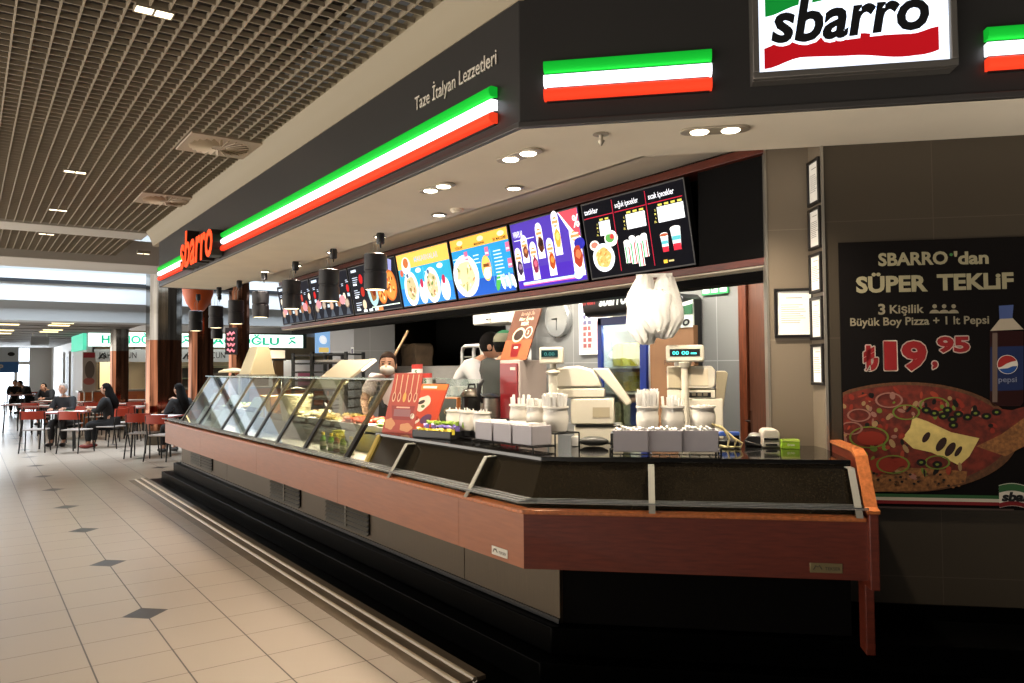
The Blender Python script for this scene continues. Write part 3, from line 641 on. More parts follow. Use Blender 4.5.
# base: brushed steel panels, louvred vents, dark short side
seams = [3.12, 4.05, 5.6, 7.3, 9.3, 11.62]
for k in range(5):
    b = MB(); b.box(2.5, 2.53, seams[k]+.003, seams[k+1]-.003, .285, .70, steel_d); b.build('base_panel', ct, smooth=None, bevel=.002)
b = MB(); b.box(2.53, 3.05, 3.3, 11.6, .285, .9, black); b.build('base_carcass', ct, smooth=None)
b = MB(); b.box(2.49, 2.5, 3.12, 11.62, .285, .31, black); b.build('plinth_strip', ct, smooth=None)
ven2 = mat('vent slat', '6e685c', .4, metal=.5)
for (p0, p1, zt_, zb_) in (((192, 455), (213, 455), .60, .36), ((272, 486), (301, 486), .60, .35), ((328, 503), (370, 503), .60, .35)):
    ya, yb = onx(*p0, 2.5).y, onx(*p1, 2.5).y; y0, y1 = min(ya, yb), max(ya, yb)
    fvent = MB(); fvent.box(2.488, 2.502, y0, y1, zb_, zt_, mat('vent dark', '0d0c0b', .7)); vf = fvent.build('vent_panel', ct, smooth=None)
    b = MB(); n = 7; 
    for k in range(n+1):
        z = zb_+(zt_-zb_)*k/n; b.prism([(2.472, z-.012), (2.489, z+.010), (2.489, z-.006)], 'y', y0, y1, ven2)
    b.box(2.476, 2.49, (y0+y1)/2-.012, (y0+y1)/2+.012, zb_, zt_, ven2); b.build('louvre', vf, smooth=None)
b = MB(); a = off(.3); e = fr(TE, .3); a2 = off(.33); e2 = fr(TE, .33); b.prism([(a[0], a[1]), (e.x, e.y), (e2.x, e2.y), a2], 'z', .285, .7, mat('dark kick panel', '070505', .8, spec=.1)); b.build('kick_panel', ct, smooth=None)
b = MB(); e3 = fr(TE, .9); i2 = off(.6)
b.prism([(off(.34)[0], off(.34)[1]), (fr(TE-.05, .34).x, fr(TE-.05, .34).y), (fr(TE-.05, .85).x, fr(TE-.05, .85).y), (3.1, 3.5)], 'z', .285, 1.12, black); b.build('end_carcass', ct, smooth=None)
# end panel with sloped cheek, and its leg
Mx = Matrix.Translation((CORNER.x, CORNER.y, 0)) @ Matrix.Rotation(FRONT, 4, 'Z')
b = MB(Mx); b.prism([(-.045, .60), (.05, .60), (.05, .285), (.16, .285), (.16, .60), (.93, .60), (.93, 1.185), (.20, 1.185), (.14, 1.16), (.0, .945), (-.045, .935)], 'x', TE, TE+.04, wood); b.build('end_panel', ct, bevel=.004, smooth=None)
b = MB(Mx); b.prism([(.93, 1.186), (.20, 1.186), (.135, 1.161), (.0, .946), (-.046, .936), (-.05, .95), (-.008, .962), (.128, 1.175), (.197, 1.202), (.93, 1.202)], 'x', TE-.008, TE+.046, wood_lt); b.build('end_cap', ct, smooth=None)
# clear tray slide and the upright acrylic plates that carry it
sl = mat('tray slide acrylic', '8f8d88', .2); sl.node_tree.nodes['Principled BSDF'].inputs['Alpha'].default_value = .55
ring2(-.045, .085, .952, .958, .952, .958, sl, 'tray_slide')
for o in (-.04, .0, .04): ring2(o-.003, o+.003, .958, .963, .958, .963, mat('slide rib', '55585a', .4, metal=.3), 'tray_rib')
plat = glass('plate acrylic', 'b9bdb6', .9, .08); pedge = mat('bright plate edge', 'b5b2a6', .25, metal=.3)
def plate_at(M):
    b = MB(M); pr = [(-.03, .915), (.06, .915), (.175, 1.115), (.10, 1.115)]
    b.prism(pr, 'x', -.014, .014, plat); o = b.build('slide_bracket', ct, smooth=None)
    b = MB(M); b.prism([(-.034, .915), (-.028, .915), (.104, 1.118), (.098, 1.118)], 'x', -.015, .015, pedge); b.prism([(.10, 1.115), (.175, 1.115), (.175, 1.12), (.10, 1.12)], 'x', -.015, .015, pedge); b.build('edge', o, smooth=None)
for y in (4.42, 3.5): plate_at(Matrix.Translation((2.2, y, 0)) @ Matrix.Rotation(LEFT, 4, 'Z'))
for t_ in (.61, 1.52): plate_at(Mx @ Matrix.Translation((t_, 0, 0)))
for k, y in enumerate((6.0, 7.4, 8.9, 10.4)): plate_at(Matrix.Translation((2.2, y, -.15)) @ Matrix.Rotation(LEFT, 4, 'Z') @ Matrix.Scale(.2, 4, (0, 1, 0)))  if False else None
# maker's plates
for M, mcol, lb in ((Matrix.Translation((2.2, onx(500, 552, 2.2).y, onx(500, 552, 2.2).z)) @ Matrix.Rotation(LEFT, 4, 'Z'), 'cfcabd', 'pale maker plate on the long side'), (Matrix.Translation(onsum(826, 568, 5.22)) @ Matrix.Rotation(FRONT, 4, 'Z'), '8d7d58', 'brass maker plate on the short side')):
    b = MB(M); b.box(-.07, .07, -.004, 0, -.022, .022, mat('plate '+mcol, mcol, .4, metal=.4)); o = b.build('maker_plate', ct, bevel=.002); o['label'] = lb
    b = MB(M); tm = mat('plate print', '4a4232', .6); b.text('TEKSER', -.005, -.008, .014, tm, w=.065, y=-.0045, bold=.01); b.tube([(-.055, -.005, -.008), (-.045, -.005, .01), (-.035, -.005, .004), (-.03, -.005, .012), (-.018, -.005, -.006)], .002, tm, 5); b.build('print', o, smooth=None)
# ================================================================== glass display case
dc = thing('display_case', 'glass food display case with leaning panes and dark steel posts', 'display case', (2.2, 0, 0))
bronze = mat('post bronze', '6b6048', .3, metal=.7, noise=.2, nscale=30); dkpost = mat('post dark', '191613', .3, metal=.3)
py = [5.28, 6.12, 6.80, 7.42, 7.78, 8.62, 9.62, 10.5]
def gx(z): return .04+(z-.94)*.35/.56
for y in py:
    b = MB()
    def bar(z0, z1, y0, y1, th, m): b.prism([(gx(z0), z0), (gx(z0)+th, z0), (gx(z1)+th, z1), (gx(z1), z1)], 'y', y0, y1, m)
    bar(.925, 1.19, y-.028, y+.028, .03, dkpost); bar(1.19, 1.515, y-.022, y+.022, .026, bronze); b.build('post', dc, smooth=None, bevel=.003)
    b = MB(); bar(.925, 1.515, y+.028, y+.036, .022, mat('post bright edge', 'd6cda8', .2, metal=.8)); b.build('post_edge', dc, smooth=None)
for y0, y1 in zip(py[:-1], py[1:]):
    b = MB(); b.prism([(gx(.93)+.008, .93), (gx(.93)+.014, .93), (gx(1.51)+.014, 1.51), (gx(1.51)+.008, 1.51)], 'y', y0+.03, y1-.03, pane); b.build('front_pane', dc, smooth=None)
b = MB(); b.box(gx(1.515), .80, 5.0, 10.72, 1.515, 1.523, pane); b.build('top_shelf', dc, smooth=None)
b = MB(); b.box(gx(1.515)-.004, gx(1.515), 5.0, 10.72, 1.513, 1.525, edgeglass); b.build('shelf_edge', dc, smooth=None)
for y in (5.28, 7.1, 8.8, 10.5): b = MB(); b.box(.77, .80, y-.015, y+.015, .95, 1.515, steel); b.build('rear_post', dc, bevel=.002, smooth=None)
b = MB(); b.box(.05, .9, YG+.05, 10.62, .90, .935, steel); b.box(.05, .06, YG+.05, 10.62, .88, .94, steel); b.build('deck', dc, smooth=None)
b = MB(); b.prism([(gx(.93)+.008, .93), (.8, .93), (.8, 1.51), (gx(1.51)+.008, 1.51)], 'y', 10.55, 10.558, pane); b.build('end_pane', dc, smooth=None)
b = MB(); b.box(.42, .88, YG+.06, 10.5, .935, 1.08, steel); b.build('well', dc, smooth=None, bevel=.004)
# --- food pans and what lies in them
pan = None
foods = [('green salad', '6f8f3a'), ('red tomato salad', 'a8402a'), ('yellow pasta', 'd8b45a'), ('creamy potato salad', 'd8c79a'), ('golden pastries', 'c8893f'), ('brown meatballs', '6a3c22'), ('pale noodles', 'dcc48c'), ('mixed leaves', '6a8440')]
for k, (nm, c) in enumerate(foods):
    y = 5.55+k*.63
    if pan is None:
        pan = thing('food_pan', 'steel food pan of '+nm+' in the display case', 'food pan', (2.85, y, 1.082), 0, 'food pans in the display case')
        b = MB(); b.box(-.2, .2, -.27, .27, 0, .012, steel); b.box(-.2, -.188, -.27, .27, 0, .06, steel); b.box(.188, .2, -.27, .27, 0, .06, steel); b.box(-.2, .2, -.27, -.258, 0, .06, steel); b.box(-.2, .2, .258, .27, 0, .06, steel); b.build('pan_body', pan, bevel=.003)
        b = MB(); b.box(-.22, -.2, -.29, .29, .055, .062, steel); b.box(.2, .22, -.29, .29, .055, .062, steel); b.box(-.2, .2, -.29, -.27, .055, .062, steel); b.box(-.2, .2, .27, .29, .055, .062, steel); b.build('pan_rim', pan, bevel=.002)
    else: dup(pan, (2.85, y, 1.082), 0, 'steel food pan of '+nm+' in the display case')
    rr = random.Random(k); b = MB(); m = mat('food '+c, c, .5, noise=.4, nscale=40)
    for q in range(46): b.ball((rr.uniform(-.16, .16), rr.uniform(-.23, .23), .03+rr.random()*.05), (.035, .03, .022), m, 7, 5)
    o = b.build('_'.join(nm.split()[-2:]) if nm.split()[-1] not in ('salad',) else nm.replace(' ', '_')); place(o, (2.85, y, 1.09)); tag(o, 'heap of '+nm+' filling a steel pan in the case', 'food', kind='stuff')
# slanted white boards just behind the far panes
wb = mat('white board', 'd9e2e8', .35); dkb = mat('dark print block', '2a2430', .5)
wbr = None
for k, (y, lb) in enumerate(((9.95, 'white slanted card behind the farthest pane of the case'), (9.12, 'white slanted card behind the second farthest pane'), (8.25, 'white slanted card low behind the third farthest pane'))):
    if wbr is None:
        wbr = thing('display_card', lb, 'card', (2.34, y, .945), 0, 'white slanted cards in the case'); b = MB(); b.prism([(0, 0), (.006, 0), (.226, .36), (.22, .36)], 'y', -.2, .2, wb); b.build('card', wbr, smooth=None)
        b = MB(); b.prism([(.118, .21), (.12, .21), (.15, .258), (.148, .258)], 'y', -.14, .14, dkb); b.build('print', wbr, smooth=None); wbr.children[0].location.x = 0
    else: dup(wbr, (2.34, y, .945), 0, lb)
for o in [c for c in C.objects if c.name.startswith('print') and c.parent and c.parent.name.startswith('display_card')]: o.location.x = -.012
# small bottles by the front glass
btl = None
for k, (px, c, lb) in enumerate(((323, '5c8a2c', 'leftmost small green juice bottle with yellow cap in the case'), (331, '6a9a30', 'second small bottle from the left, green, in the case'), (336.5, '8a5a2a', 'small brownish juice bottle in the middle of the five'), (343, '8a9a38', 'fourth small bottle from the left in the case'), (351, 'b6b890', 'rightmost small pale bottle, beside the yellow cup'))):
    q = onx(px, 452, 2.42)
    t = thing('juice_bottle', lb, 'bottle', (2.42, q.y, .936), 0, 'small juice bottles in the display case')
    b = MB(); b.lathe([(.022, 0), (.026, .006), (.026, .075), (.022, .095), (.012, .115), (.011, .128)], mat('juice '+c, c, .2, noise=.1, nscale=8), seg=16); b.build('bottle_body', t)
    b = MB(); b.lathe([(.0145, .12), (.0145, .142), (.012, .145)], mat('yellow cap', 'd8b82c', .4), seg=14); b.build('cap', t)
    b = MB(); b.lathe([(.0265, .03), (.0265, .07)], mat('bottle label', 'c9c29a', .5), seg=16, caps=False); b.build('label_band', t)
q = onz(357, 452, .936); b = MB(); b.lathe([(.036, 0), (.05, .15), (.053, .153), (.053, .158), (.047, .156), (.034, .006), (0, .006)], mat('yellow cup', 'cfc23a', .4), seg=20); o = b.build('yellow_cup'); place(o, (2.5, q.y+.25, .936)); tag(o, 'yellow tumbler standing right of the small bottles in the case', 'cup')
# orange carton and cream bucket in the case
q = onx(266, 418, 2.62); t = thing('snack_carton', 'orange and yellow carton standing in the display case', 'carton', (2.64, q.y+.1, .936), LEFT)
b = MB(); b.box(-.2, .2, 0, .2, 0, .38, mat('carton orange', 'c8801e', .5, noise=.3, nscale=6)); b.build('carton_box', t, bevel=.003); b = MB(); b.rect(-.17, -.05, .08, .34, mat('carton yellow', 'e6c060', .5), -.001); b.rect(.0, .05, .05, .33, mat('carton pale', 'd6c9a8', .5), -.001); b.rect(.08, .17, .16, .34, mat('carton yellow', 'e6c060', .5), -.001); b.build('front_print', t, smooth=None)
q = onx(294, 412, 2.72); t = thing('bucket', 'cream bucket standing in the display case before the tray rack', 'bucket', (2.74, q.y, 1.082), 0)
cb = mat('cream plastic', 'e0d3ae', .5); b = MB(); b.lathe([(.13, 0), (.17, .24), (.176, .245), (.176, .26), (.168, .262), (.165, .25), (.126, .01), (0, .01)], cb, seg=28); b.build('pail', t); b = MB(); b.tube([(-.172, 0, .25), (-.12, -.02, .31), (0, -.03, .335), (.12, -.02, .31), (.172, 0, .25)], .004, steel); b.build('handle', t)
# heat hoods over the case
hood = mat('beige enamel', 'b9ae94', .4)
A, B = onx(308, 393, 2.62), onx(337, 391, 2.62); D, Cc = onx(344, 364.5, 2.95), onx(367, 363.4, 2.95)
t = thing('heat_hood', 'beige tilted heat hood above the middle of the case', 'hood', ((2.785), (A.y+B.y)/2, 1.515), 0)
b = MB(); L = abs(A.y-B.y)/2; b.prism([(-.165, -.10+0), (-.15, -.115), (.19, .13), (.165, .15)], 'y', -L, L, hood); b.build('hood_panel', t, bevel=.004); t.children[0].location.z = .02
b = MB(); b.prism([(.06, .055), (.075, .04), (.205, .132), (.19, .15)], 'y', -L-.012, -L+.1, emis('hood lamp', 'fff6e4', 1.6)); o = b.build('lamp_end', t); o.location.z = .022
b = MB(); b.box(.02, .04, -.02, .02, -.42, .03, steel); b.build('support', t)
q = onx(255, 376, 2.95)
t = thing('warming_hood', 'large cream trapezoid warming hood on the shelf before the mirrored pillars', 'hood', (2.93, q.y, 1.524), LEFT)
b = MB(); b.add([(-.24, -.12, 0), (.24, -.12, 0), (.24, .2, 0), (-.24, .2, 0), (-.10, -.02, .36), (.24, -.02, .36), (.24, .12, .36), (-.10, .12, .36)], [(3, 2, 1, 0), (4, 5, 6, 7), (0, 1, 5, 4), (1, 2, 6, 5), (2, 3, 7, 6), (3, 0, 4, 7)], cb); b.build('hood_shell', t, bevel=.01); b = MB(); b.box(-.25, .25, -.13, .21, -.0, .02, mat('hood rim', '9a8f78', .4)); b.build('rim', t, bevel=.003)
dm = None
for px, lb in ((219, 'small cream dome lamp left of the large cream hood'),):
    q = onx(px, 376, 2.9); q.y = min(q.y, 10.5)
    if dm is None:
        dm = thing('dome_lamp', lb, 'lamp', (2.9, q.y, 1.524), 0); b = MB(); b.lathe([(.03, 0), (.035, .004), (.02, .02), (.01, .05)], steel); b.build('foot', dm); b = MB(); b.lathe([(.19, .04), (.185, .06), (.12, .085), (.03, .1), (0, .1)], cb, seg=24); b.build('dome', dm)
    else: dup(dm, (2.9, q.y, 1.524), 0, lb)
# ================================================================== things on the worktop
CT = 1.1505
def wire_rack(name_label, loc, rot, w, d, z1, z2, d2):
    t = thing('wire_rack', name_label, 'rack', loc, rot, 'black wire racks on the worktop')
    b = MB()
    for zz, y0, y1 in ((z1, 0, d), (z2, d, d2)):
        for x in (-w/2, w/2): b.tube([(x, y0, zz), (x, y1, zz)], .004, blackm, 6)
        for y in (y0, y1): b.tube([(-w/2, y, zz), (w/2, y, zz)], .004, blackm, 6)
        n = int(w/.05)
        for k in range(1, n): b.tube([(-w/2+k*w/n, y0, zz), (-w/2+k*w/n, y1, zz)], .0025, blackm, 5)
    b.build('shelf_grid', t)
    for x in (-w/2, w/2):
        for y, zz in ((0, z1), (d, z2), (d2, z2)): b = MB(); b.tube([(x, y, 0), (x, y, zz)], .0045, blackm, 6); b.build('leg', t)
    return t
def grey_box(loc, rot, label, w=.17, d=.12, h=.105):
    t = thing('napkin_box', label, 'box', loc, rot, 'grey boxes on the wire racks'); b = MB()
    b.box(-w/2, w/2, 0, .006, 0, h, greybox); b.box(-w/2, w/2, d-.006, d, 0, h, greybox); b.box(-w/2, -w/2+.006, 0, d, 0, h, greybox); b.box(w/2-.006, w/2, 0, d, 0, h, greybox); b.box(-w/2, w/2, 0, d, 0, .006, greybox)
    b.build('box_body', t, bevel=.002)
    b = MB(); rr = random.Random(int(loc[0]*500))
    for k in range(int((w-.03)/.014)): b.box(-w/2+.012+k*.014, -w/2+.022+k*.014, .012, d-.012, .01, h+.002+rr.random()*.014, paper)
    b.build('packets', t)['kind'] = 'stuff'
    return t
def jar(loc, label, r=.062, h=.14, black_base=False, grp='white jars on the wire racks'):
    t = thing('cutlery_jar', label, 'jar', loc, 0, grp); b = MB(); z = .03 if black_base else 0
    if black_base: b2 = MB(); b2.lathe([(r*.85, 0), (r*.85, .03)], black, seg=22); b2.build('base', t)
    b.lathe([(r*.8, z), (r*.88, z+.004), (r, z+h*.35), (r, z+h*.6), (r*.9, z+h*.86), (r*.93, z+h*.9), (r*1.03, z+h*.93), (r*1.03, z+h), (r*.92, z+h), (r*.85, z+h*.85), (r*.9, z+.02), (0, z+.015)], porc, seg=26); b.build('jar_body', t); return t
def straws(loc, h, r, n, label, spread=.35, name='drinking_straws', th=.0035, seed=1):
    rr = random.Random(seed); b = MB()
    for k in range(n):
        a = rr.random()*6.28; q = r*.8*math.sqrt(rr.random()); p = Vector((q*math.cos(a), q*math.sin(a), .02)); top = p*(1+spread*rr.random()); b.tube([p, (top.x, top.y, h*(.85+.15*rr.random()))], th, paper, 6)
    o = b.build(name); place(o, loc); return tag(o, label, 'straws' if 'straw' in name else 'cutlery', kind='stuff')
# right rack: three grey boxes in front, three jars behind
q = onz(665, 453.5, CT); wire_rack('black wire rack of boxes and jars on the short run', (q.x, q.y, CT), FRONT, .56, .15, .022, .085, .30)
for k, (px, lb) in enumerate(((631, 'left grey box of packets on the short run rack'), (664.5, 'middle grey box on the short run rack'), (700, 'right grey box of napkins on the short run rack'))):
    p = onz(px, 452, CT+.028); grey_box((p.x, p.y, CT+.028), FRONT, lb, w=(.172, .172, .178)[k])
for k, (px, lb, r) in enumerate(((647.5, 'white jar full of straws at the left of the short run rack', .062), (673, 'white jar with a few wrapped sticks in the middle of the short run rack', .064), (703, 'white jar without straws at the right of the short run rack', .068))):
    c = onz(px, 452, CT+.0); c = Vector((c.x, c.y, 0))+NV*.225; c = onpl(px, 430, c, NV)
    jar((c.x, c.y, CT+.09), lb, r)
    if k == 0: straws((c.x, c.y, CT+.09), .235, r, 75, 'thick bundle of white straws in the left jar', .3, th=.006, seed=3)
    if k == 1: straws((c.x, c.y, CT+.09), .20, r, 9, 'few wrapped sticks standing in the middle jar', .5, 'wrapped_sticks', .009, seed=5)
    if k == 2: straws((c.x, c.y, CT+.09), .145, r, 30, 'short wrapped spoons level with the rim of the right jar', .1, 'wrapped_spoons', .007, seed=8)
# corner rack: grey boxes along the long run, jars behind
q = onz(533, 446.5, CT+.028); wire_rack('black wire rack of boxes and jars at the counter corner', (q.x, q.y+.3, CT), LEFT, .60, .15, .022, .085, .32)
for k, lb in enumerate(('near grey box with its side to us on the corner rack', 'middle grey box on the corner rack', 'far grey box on the corner rack')):
    grey_box((q.x, q.y+.1+k*.19, CT+.028), LEFT, lb, w=.178, d=.135)
for k, lb in enumerate(('near white jar heaped with wrapped forks on the corner rack', 'middle white jar of wrapped cutlery on the corner rack', 'far white jar with a few sticks on the corner rack')):
    c = Vector((q.x+.235, q.y+.10+k*.17, CT+.09)); jar(c, lb, .072 if k == 0 else .064)
    straws(c, (.215, .18, .2)[k], .066, (80, 50, 9)[k], ('heap of white wrapped forks in the near corner jar', 'white wrapped cutlery in the middle corner jar', 'few white sticks in the far corner jar')[k], (.6, .45, .5)[k], 'wrapped_cutlery', .008, seed=k+11)
# third rack: three jars on black bases
q = onz(484, 440, CT); wire_rack('low black wire rack under the three jars on the long run', (q.x-.08, q.y+.17, CT), LEFT, .5, .1, .012, .012, .18)
for k, lb in enumerate(('near white jar with a black base on the long run', 'middle white jar with a black base on the long run', 'far white jar with a black base on the long run')):
    c = Vector((q.x, q.y+.02+k*.165, CT+.018)); jar(c, lb, .058, .125, True, 'white jars with black bases'); straws(c, .175, .05, 14, ('short wooden stirrers in the near black based jar', 'short wooden stirrers in the middle black based jar', 'short wooden stirrers in the far black based jar')[k], .2, 'wooden_stirrers', .003, seed=k+30)
# --- cash registers
q = onz(695, 438.5, CT); t = thing('cash_register', 'ivory cash register with lit cyan display, behind the short run jars', 'cash register', (q.x, q.y, CT), R(-50))
iv2 = mat('ivory plastic dark', 'b5a98e', .45)
b = MB(); b.box(-.10, .17, -.02, .30, 0, .245, ivory); b.build('drawer_base', t, bevel=.008)
b = MB(); b.box(-.165, .125, .0, .3, .25, .30, ivory); b.box(-.06, .10, -.003, .0, .255, .285, black)
for k in range(4): b.box(-.05+k*.035, -.025+k*.035, -.006, -.003, .262, .28, mat('port grey', '77705e', .5, metal=.4))
b.build('port_panel', t, bevel=.004)
b = MB(); b.prism([(-.165, .305), (.105, .305), (.128, .33), (.128, .42), (.105, .448), (-.165, .448)], 'y', .0, .28, ivory); bo = b.build('printer_body', t, bevel=.008); b = MB(); b.box(-.155, -.03, -.004, 0, .312, .44, iv2); b.box(-.02, .085, -.004, 0, .325, .43, mat('ivory panel', 'dccfb4', .45)); b.build('back_cover', bo, bevel=.003)
b = MB(); b.prism([(.12, .13), (.16, .10), (.205, .40), (.19, .415), (.135, .415)], 'y', .1, .28, iv2); b.build('side_screen', t, bevel=.006)
b = MB(); b.cyl((-.055, -.04, .0), (-.055, -.04, .30), .024, ivory); b.cyl((-.055, -.04, .30), (-.055, -.04, .46), .02, ivory); b.lathe([(.03, .44), (.045, .468), (.03, .475)], ivory, (-.055, -.04, 0)); b.build('display_pole', t)
b = MB(); b.box(-.165, .065, -.075, -.005, .472, .577, ivory); hd = b.build('display_head', t, bevel=.012)
b = MB(); b.box(-.14, .04, -.079, -.0745, .508, .552, black); b.build('window', hd)
b = MB(); cy = emis('vfd cyan', '48c8c8', 1.2); b.text('00', -.125, .518, .022, cy, y=-.0795, bold=.03, w=.04); b.text('00', -.07, .518, .022, cy, y=-.0795, bold=.03, w=.045); b.rect(-.015, .02, .52, .53, cy, -.0797); b.build('digits', hd)
b = MB(); b.box(-.12, -.07, .02, .1, .449, .475, white); b.build('receipt_paper', t, bevel=.003)
q = onz(588, 443, CT); t = thing('cash_register', 'ivory cash register with a leaning touch screen and dark display, left of the fridge', 'cash register', (q.x, q.y, CT), R(-44))
b = MB(); b.box(-.08, .20, 0, .3, 0, .10, ivory); b.build('drawer', t, bevel=.006); b = MB(); b.box(-.07, .19, -.004, 0, .095, .104, black); b.build('drawer_gap', t)
b = MB(); b.box(-.10, .155, .0, .28, .108, .26, ivory); bo = b.build('printer_body', t, bevel=.008); b = MB(); b.box(.03, .13, -.003, 0, .15, .21, iv2); b.build('label_plate', bo)
b = MB(); b.box(-.19, .10, .02, .28, .264, .32, ivory); b.build('base_unit', t, bevel=.008)
b = MB(); b.prism([(-.185, .325), (.085, .325), (.06, .39), (.03, .43), (-.06, .455), (-.185, .445)], 'y', .02, .28, ivory); b.build('top_unit', t, bevel=.012)
b = MB(); b.prism([(.03, .44), (.12, .44), (.26, .235), (.225, .215)], 'y', .03, .24, ivory); so = b.build('touch_screen', t, bevel=.008)
b = MB(); b.cyl((-.20, -.03, .0), (-.20, -.03, .40), .026, ivory); b.cyl((-.20, -.03, .40), (-.20, -.03, .475), .018, ivory); b.lathe([(.025, .40), (.045, .418), (.025, .44)], ivory, (-.2, -.03, 0)); b.build('display_pole', t)
b = MB(); b.box(-.275, -.135, -.075, .0, .468, .565, ivory); hd = b.build('display_head', t, bevel=.008); b = MB(); b.box(-.262, -.165, -.079, -.0745, .508, .548, mat('vfd dark', '123034', .2)); b.build('window', hd); b = MB(); b.text('0.00', -.245, .516, .02, emis('vfd dim', '3c7474', .8), y=-.0795, w=.06); b.build('digits', hd)
# scanner lying by the left register, its holder
q = onz(585, 446, CT); t = thing('hand_scanner', 'dark grey hand scanner lying in front of the left register', 'scanner', (q.x, q.y, CT), R(-50)); b = MB(); b.ball((.05, 0, .028), (.085, .035, .028), mat('scanner grey', '3a3936', .4)); b.build('scanner_body', t); b = MB(); b.box(-.075, -.03, -.03, .03, 0, .055, white); b.build('white_end', t, bevel=.004)
# card terminal, reader, blue printer, green carton, cables
q = onz(771.5, 448, CT); t = thing('card_terminal', 'white and grey card terminal beside the green carton', 'card terminal', (q.x, q.y, CT), FRONT)
b = MB(); b.prism([(-.045, .0), (.045, .0), (.048, .02), (.045, .085), (.03, .1), (-.03, .1), (-.045, .085), (-.048, .02)], 'y', 0, .15, mat('terminal white', 'bdb6a8', .4)); b.build('terminal_body', t, bevel=.008)
b = MB(); b.box(-.038, .038, -.004, .0, .042, .054, black); b.box(-.03, .03, -.004, .0, .012, .022, black); b.build('slot', t, bevel=.001)
q = onz(754, 446.5, CT); t = thing('card_reader', 'black and silver card reader left of the white terminal', 'card reader', (q.x, q.y, CT), R(-60)); b = MB(); b.prism([(-.05, 0), (.05, 0), (.05, .03), (.03, .06), (-.03, .06), (-.05, .035)], 'y', 0, .14, black); b.build('reader_body', t, bevel=.006); b = MB(); b.ball((0, .04, .055), (.036, .04, .02), mat('silver plastic', 'a9a69e', .3, metal=.6)); b.build('silver_top', t); b = MB(); b.tube([(-.05, .0, .03), (0, -.03, .02), (.08, -.035, .006), (.1, 0, .004)], .005, black); b.build('cord', t)
q = onz(736, 445, CT); t = thing('stapler', 'blue topped stapler among the cables on the worktop', 'stapler', (q.x, q.y+.05, CT), R(-45)); b = MB(); b.box(-.06, .06, 0, .04, 0, .02, black); b.build('base', t, bevel=.004); b = MB(); b.prism([(-.06, .045), (.06, .05), (.06, .07), (-.05, .072)], 'y', 0, .04, mat('blue plastic', '3b5aa8', .4)); b.prism([(.03, .02), (.06, .02), (.06, .05), (.03, .05)], 'y', .005, .035, black); b.build('top_arm', t, bevel=.004)
q = onz(791, 449, CT); t = thing('green_carton', 'small lime green carton on the worktop near the wall', 'carton', (q.x, q.y, CT), FRONT); b = MB(); b.box(-.046, .046, 0, .05, 0, .05, mat('lime carton', '8db52c', .5)); b.build('box', t, bevel=.002); b = MB(); b.rect(-.046, .046, .04, .05, mat('lime band', 'cfe070', .5), -.0008); b.text('Green', 0, .017, .011, white_txt, y=-.001, al='c', bold=.01); b.build('print', t, smooth=None)
cabm = mat('cream cable', 'cfc08c', .5)
for k, (dx, hh, lb) in enumerate(((0, .11, 'tall cream cable loop beside the right grey box'), (.03, .085, 'middle cream cable loop beside the right grey box'), (.055, .06, 'low cream cable loop beside the stapler'))):
    q = onz(722+k*5, 449, CT); b = MB(); b.tube([(-.06+dx*.2, .05, .12), (-.03, .0, .10+hh*.3), (.03, -.02, hh), (.06+dx*.3, -.02, hh*.5), (.05+dx*.3, -.02, .01), (.0, .03, .006), (-.03, .1, .006)], .006, cabm, 8); o = b.build('cable_loop'); place(o, (q.x, q.y+.03, CT), FRONT); tag(o, lb, 'cable', 'cream cables by the short run rack')
# --- drink machine with its header board
q = onz(520, 432.5, CT); t = thing('coffee_machine', 'tall dark red and grey hot drink machine behind the corner jars', 'drink machine', (q.x, q.y, CT), LEFT)
mg = mat('machine grey', 'a39791', .45); mr = mat('machine red', '6e1419', .3, coat=.3)
b = MB(); b.box(-.24, 0, .0, .24, .0, .5, mg); b.build('cabinet', t, bevel=.006); b = MB(); b.box(-.225, -.012, -.012, 0, .02, .478, mr); fp = b.build('front_door', t, bevel=.006); b = MB(); b.box(-.09, -.03, -.016, -.012, .43, .45, mat('pale badge', 'd8a8a0', .5)); b.build('badge', fp); b = MB(); b.box(-.19, -.05, -.03, -.012, .02, .09, black); b.build('drip_tray', fp)
def header_board(loc, label):
    t = thing('header_board', label, 'poster', loc, LEFT); t.rotation_euler = (R(-21), 0, LEFT)
    br = mat('board brown', '56301f', .5, noise=.25, nscale=4); b = MB(); b.box(-.16, .16, 0, .008, 0, .385, br); b.build('board', t, smooth=None)
    b = MB(); cr = mat('board cream', 'e4d2bc', .5); b.rect(-.16, .16, 0, .15, mat('board amber', '8c4a26', .5), -.0006)
    b.text('Bardağı İle', .02, .34, .026, mat('board pale', 'b89a86', .5), y=-.001, al='c', shear=.2); b.text('Mısır İçinde', .02, .30, .026, cr, y=-.001, al='c', bold=.02, shear=.2); b.text('MISIR', .02, .262, .028, cr, y=-.001, al='c', bold=.03)
    b.disc((-.02, .19), .07, .055, mat('cup rim', 'e8c9a4', .4), -.001, rot=.2); b.disc((-.02, .188), .056, .042, mat('coffee', '2c2320', .3), -.0014, rot=.2)
    b.disc((.09, .205), .045, .045, cr, -.001); b.disc((.09, .205), .036, .036, mat('seal brown', '5a3424', .5), -.0014); b.text('3', .09, .19, .03, cr, y=-.0018, al='c', bold=.03)
    b.poly([(-.07, -.001, .12), (.05, -.001, .12), (.035, -.001, .02), (-.045, -.001, .02)], mr); b.rect(-.03, .02, .085, .1, cr, -.0014); b.build('print', t, smooth=None); return t
header_board((q.x+.03, q.y+.12, CT+.503), 'brown leaning board with a coffee cup on top of the drink machine')
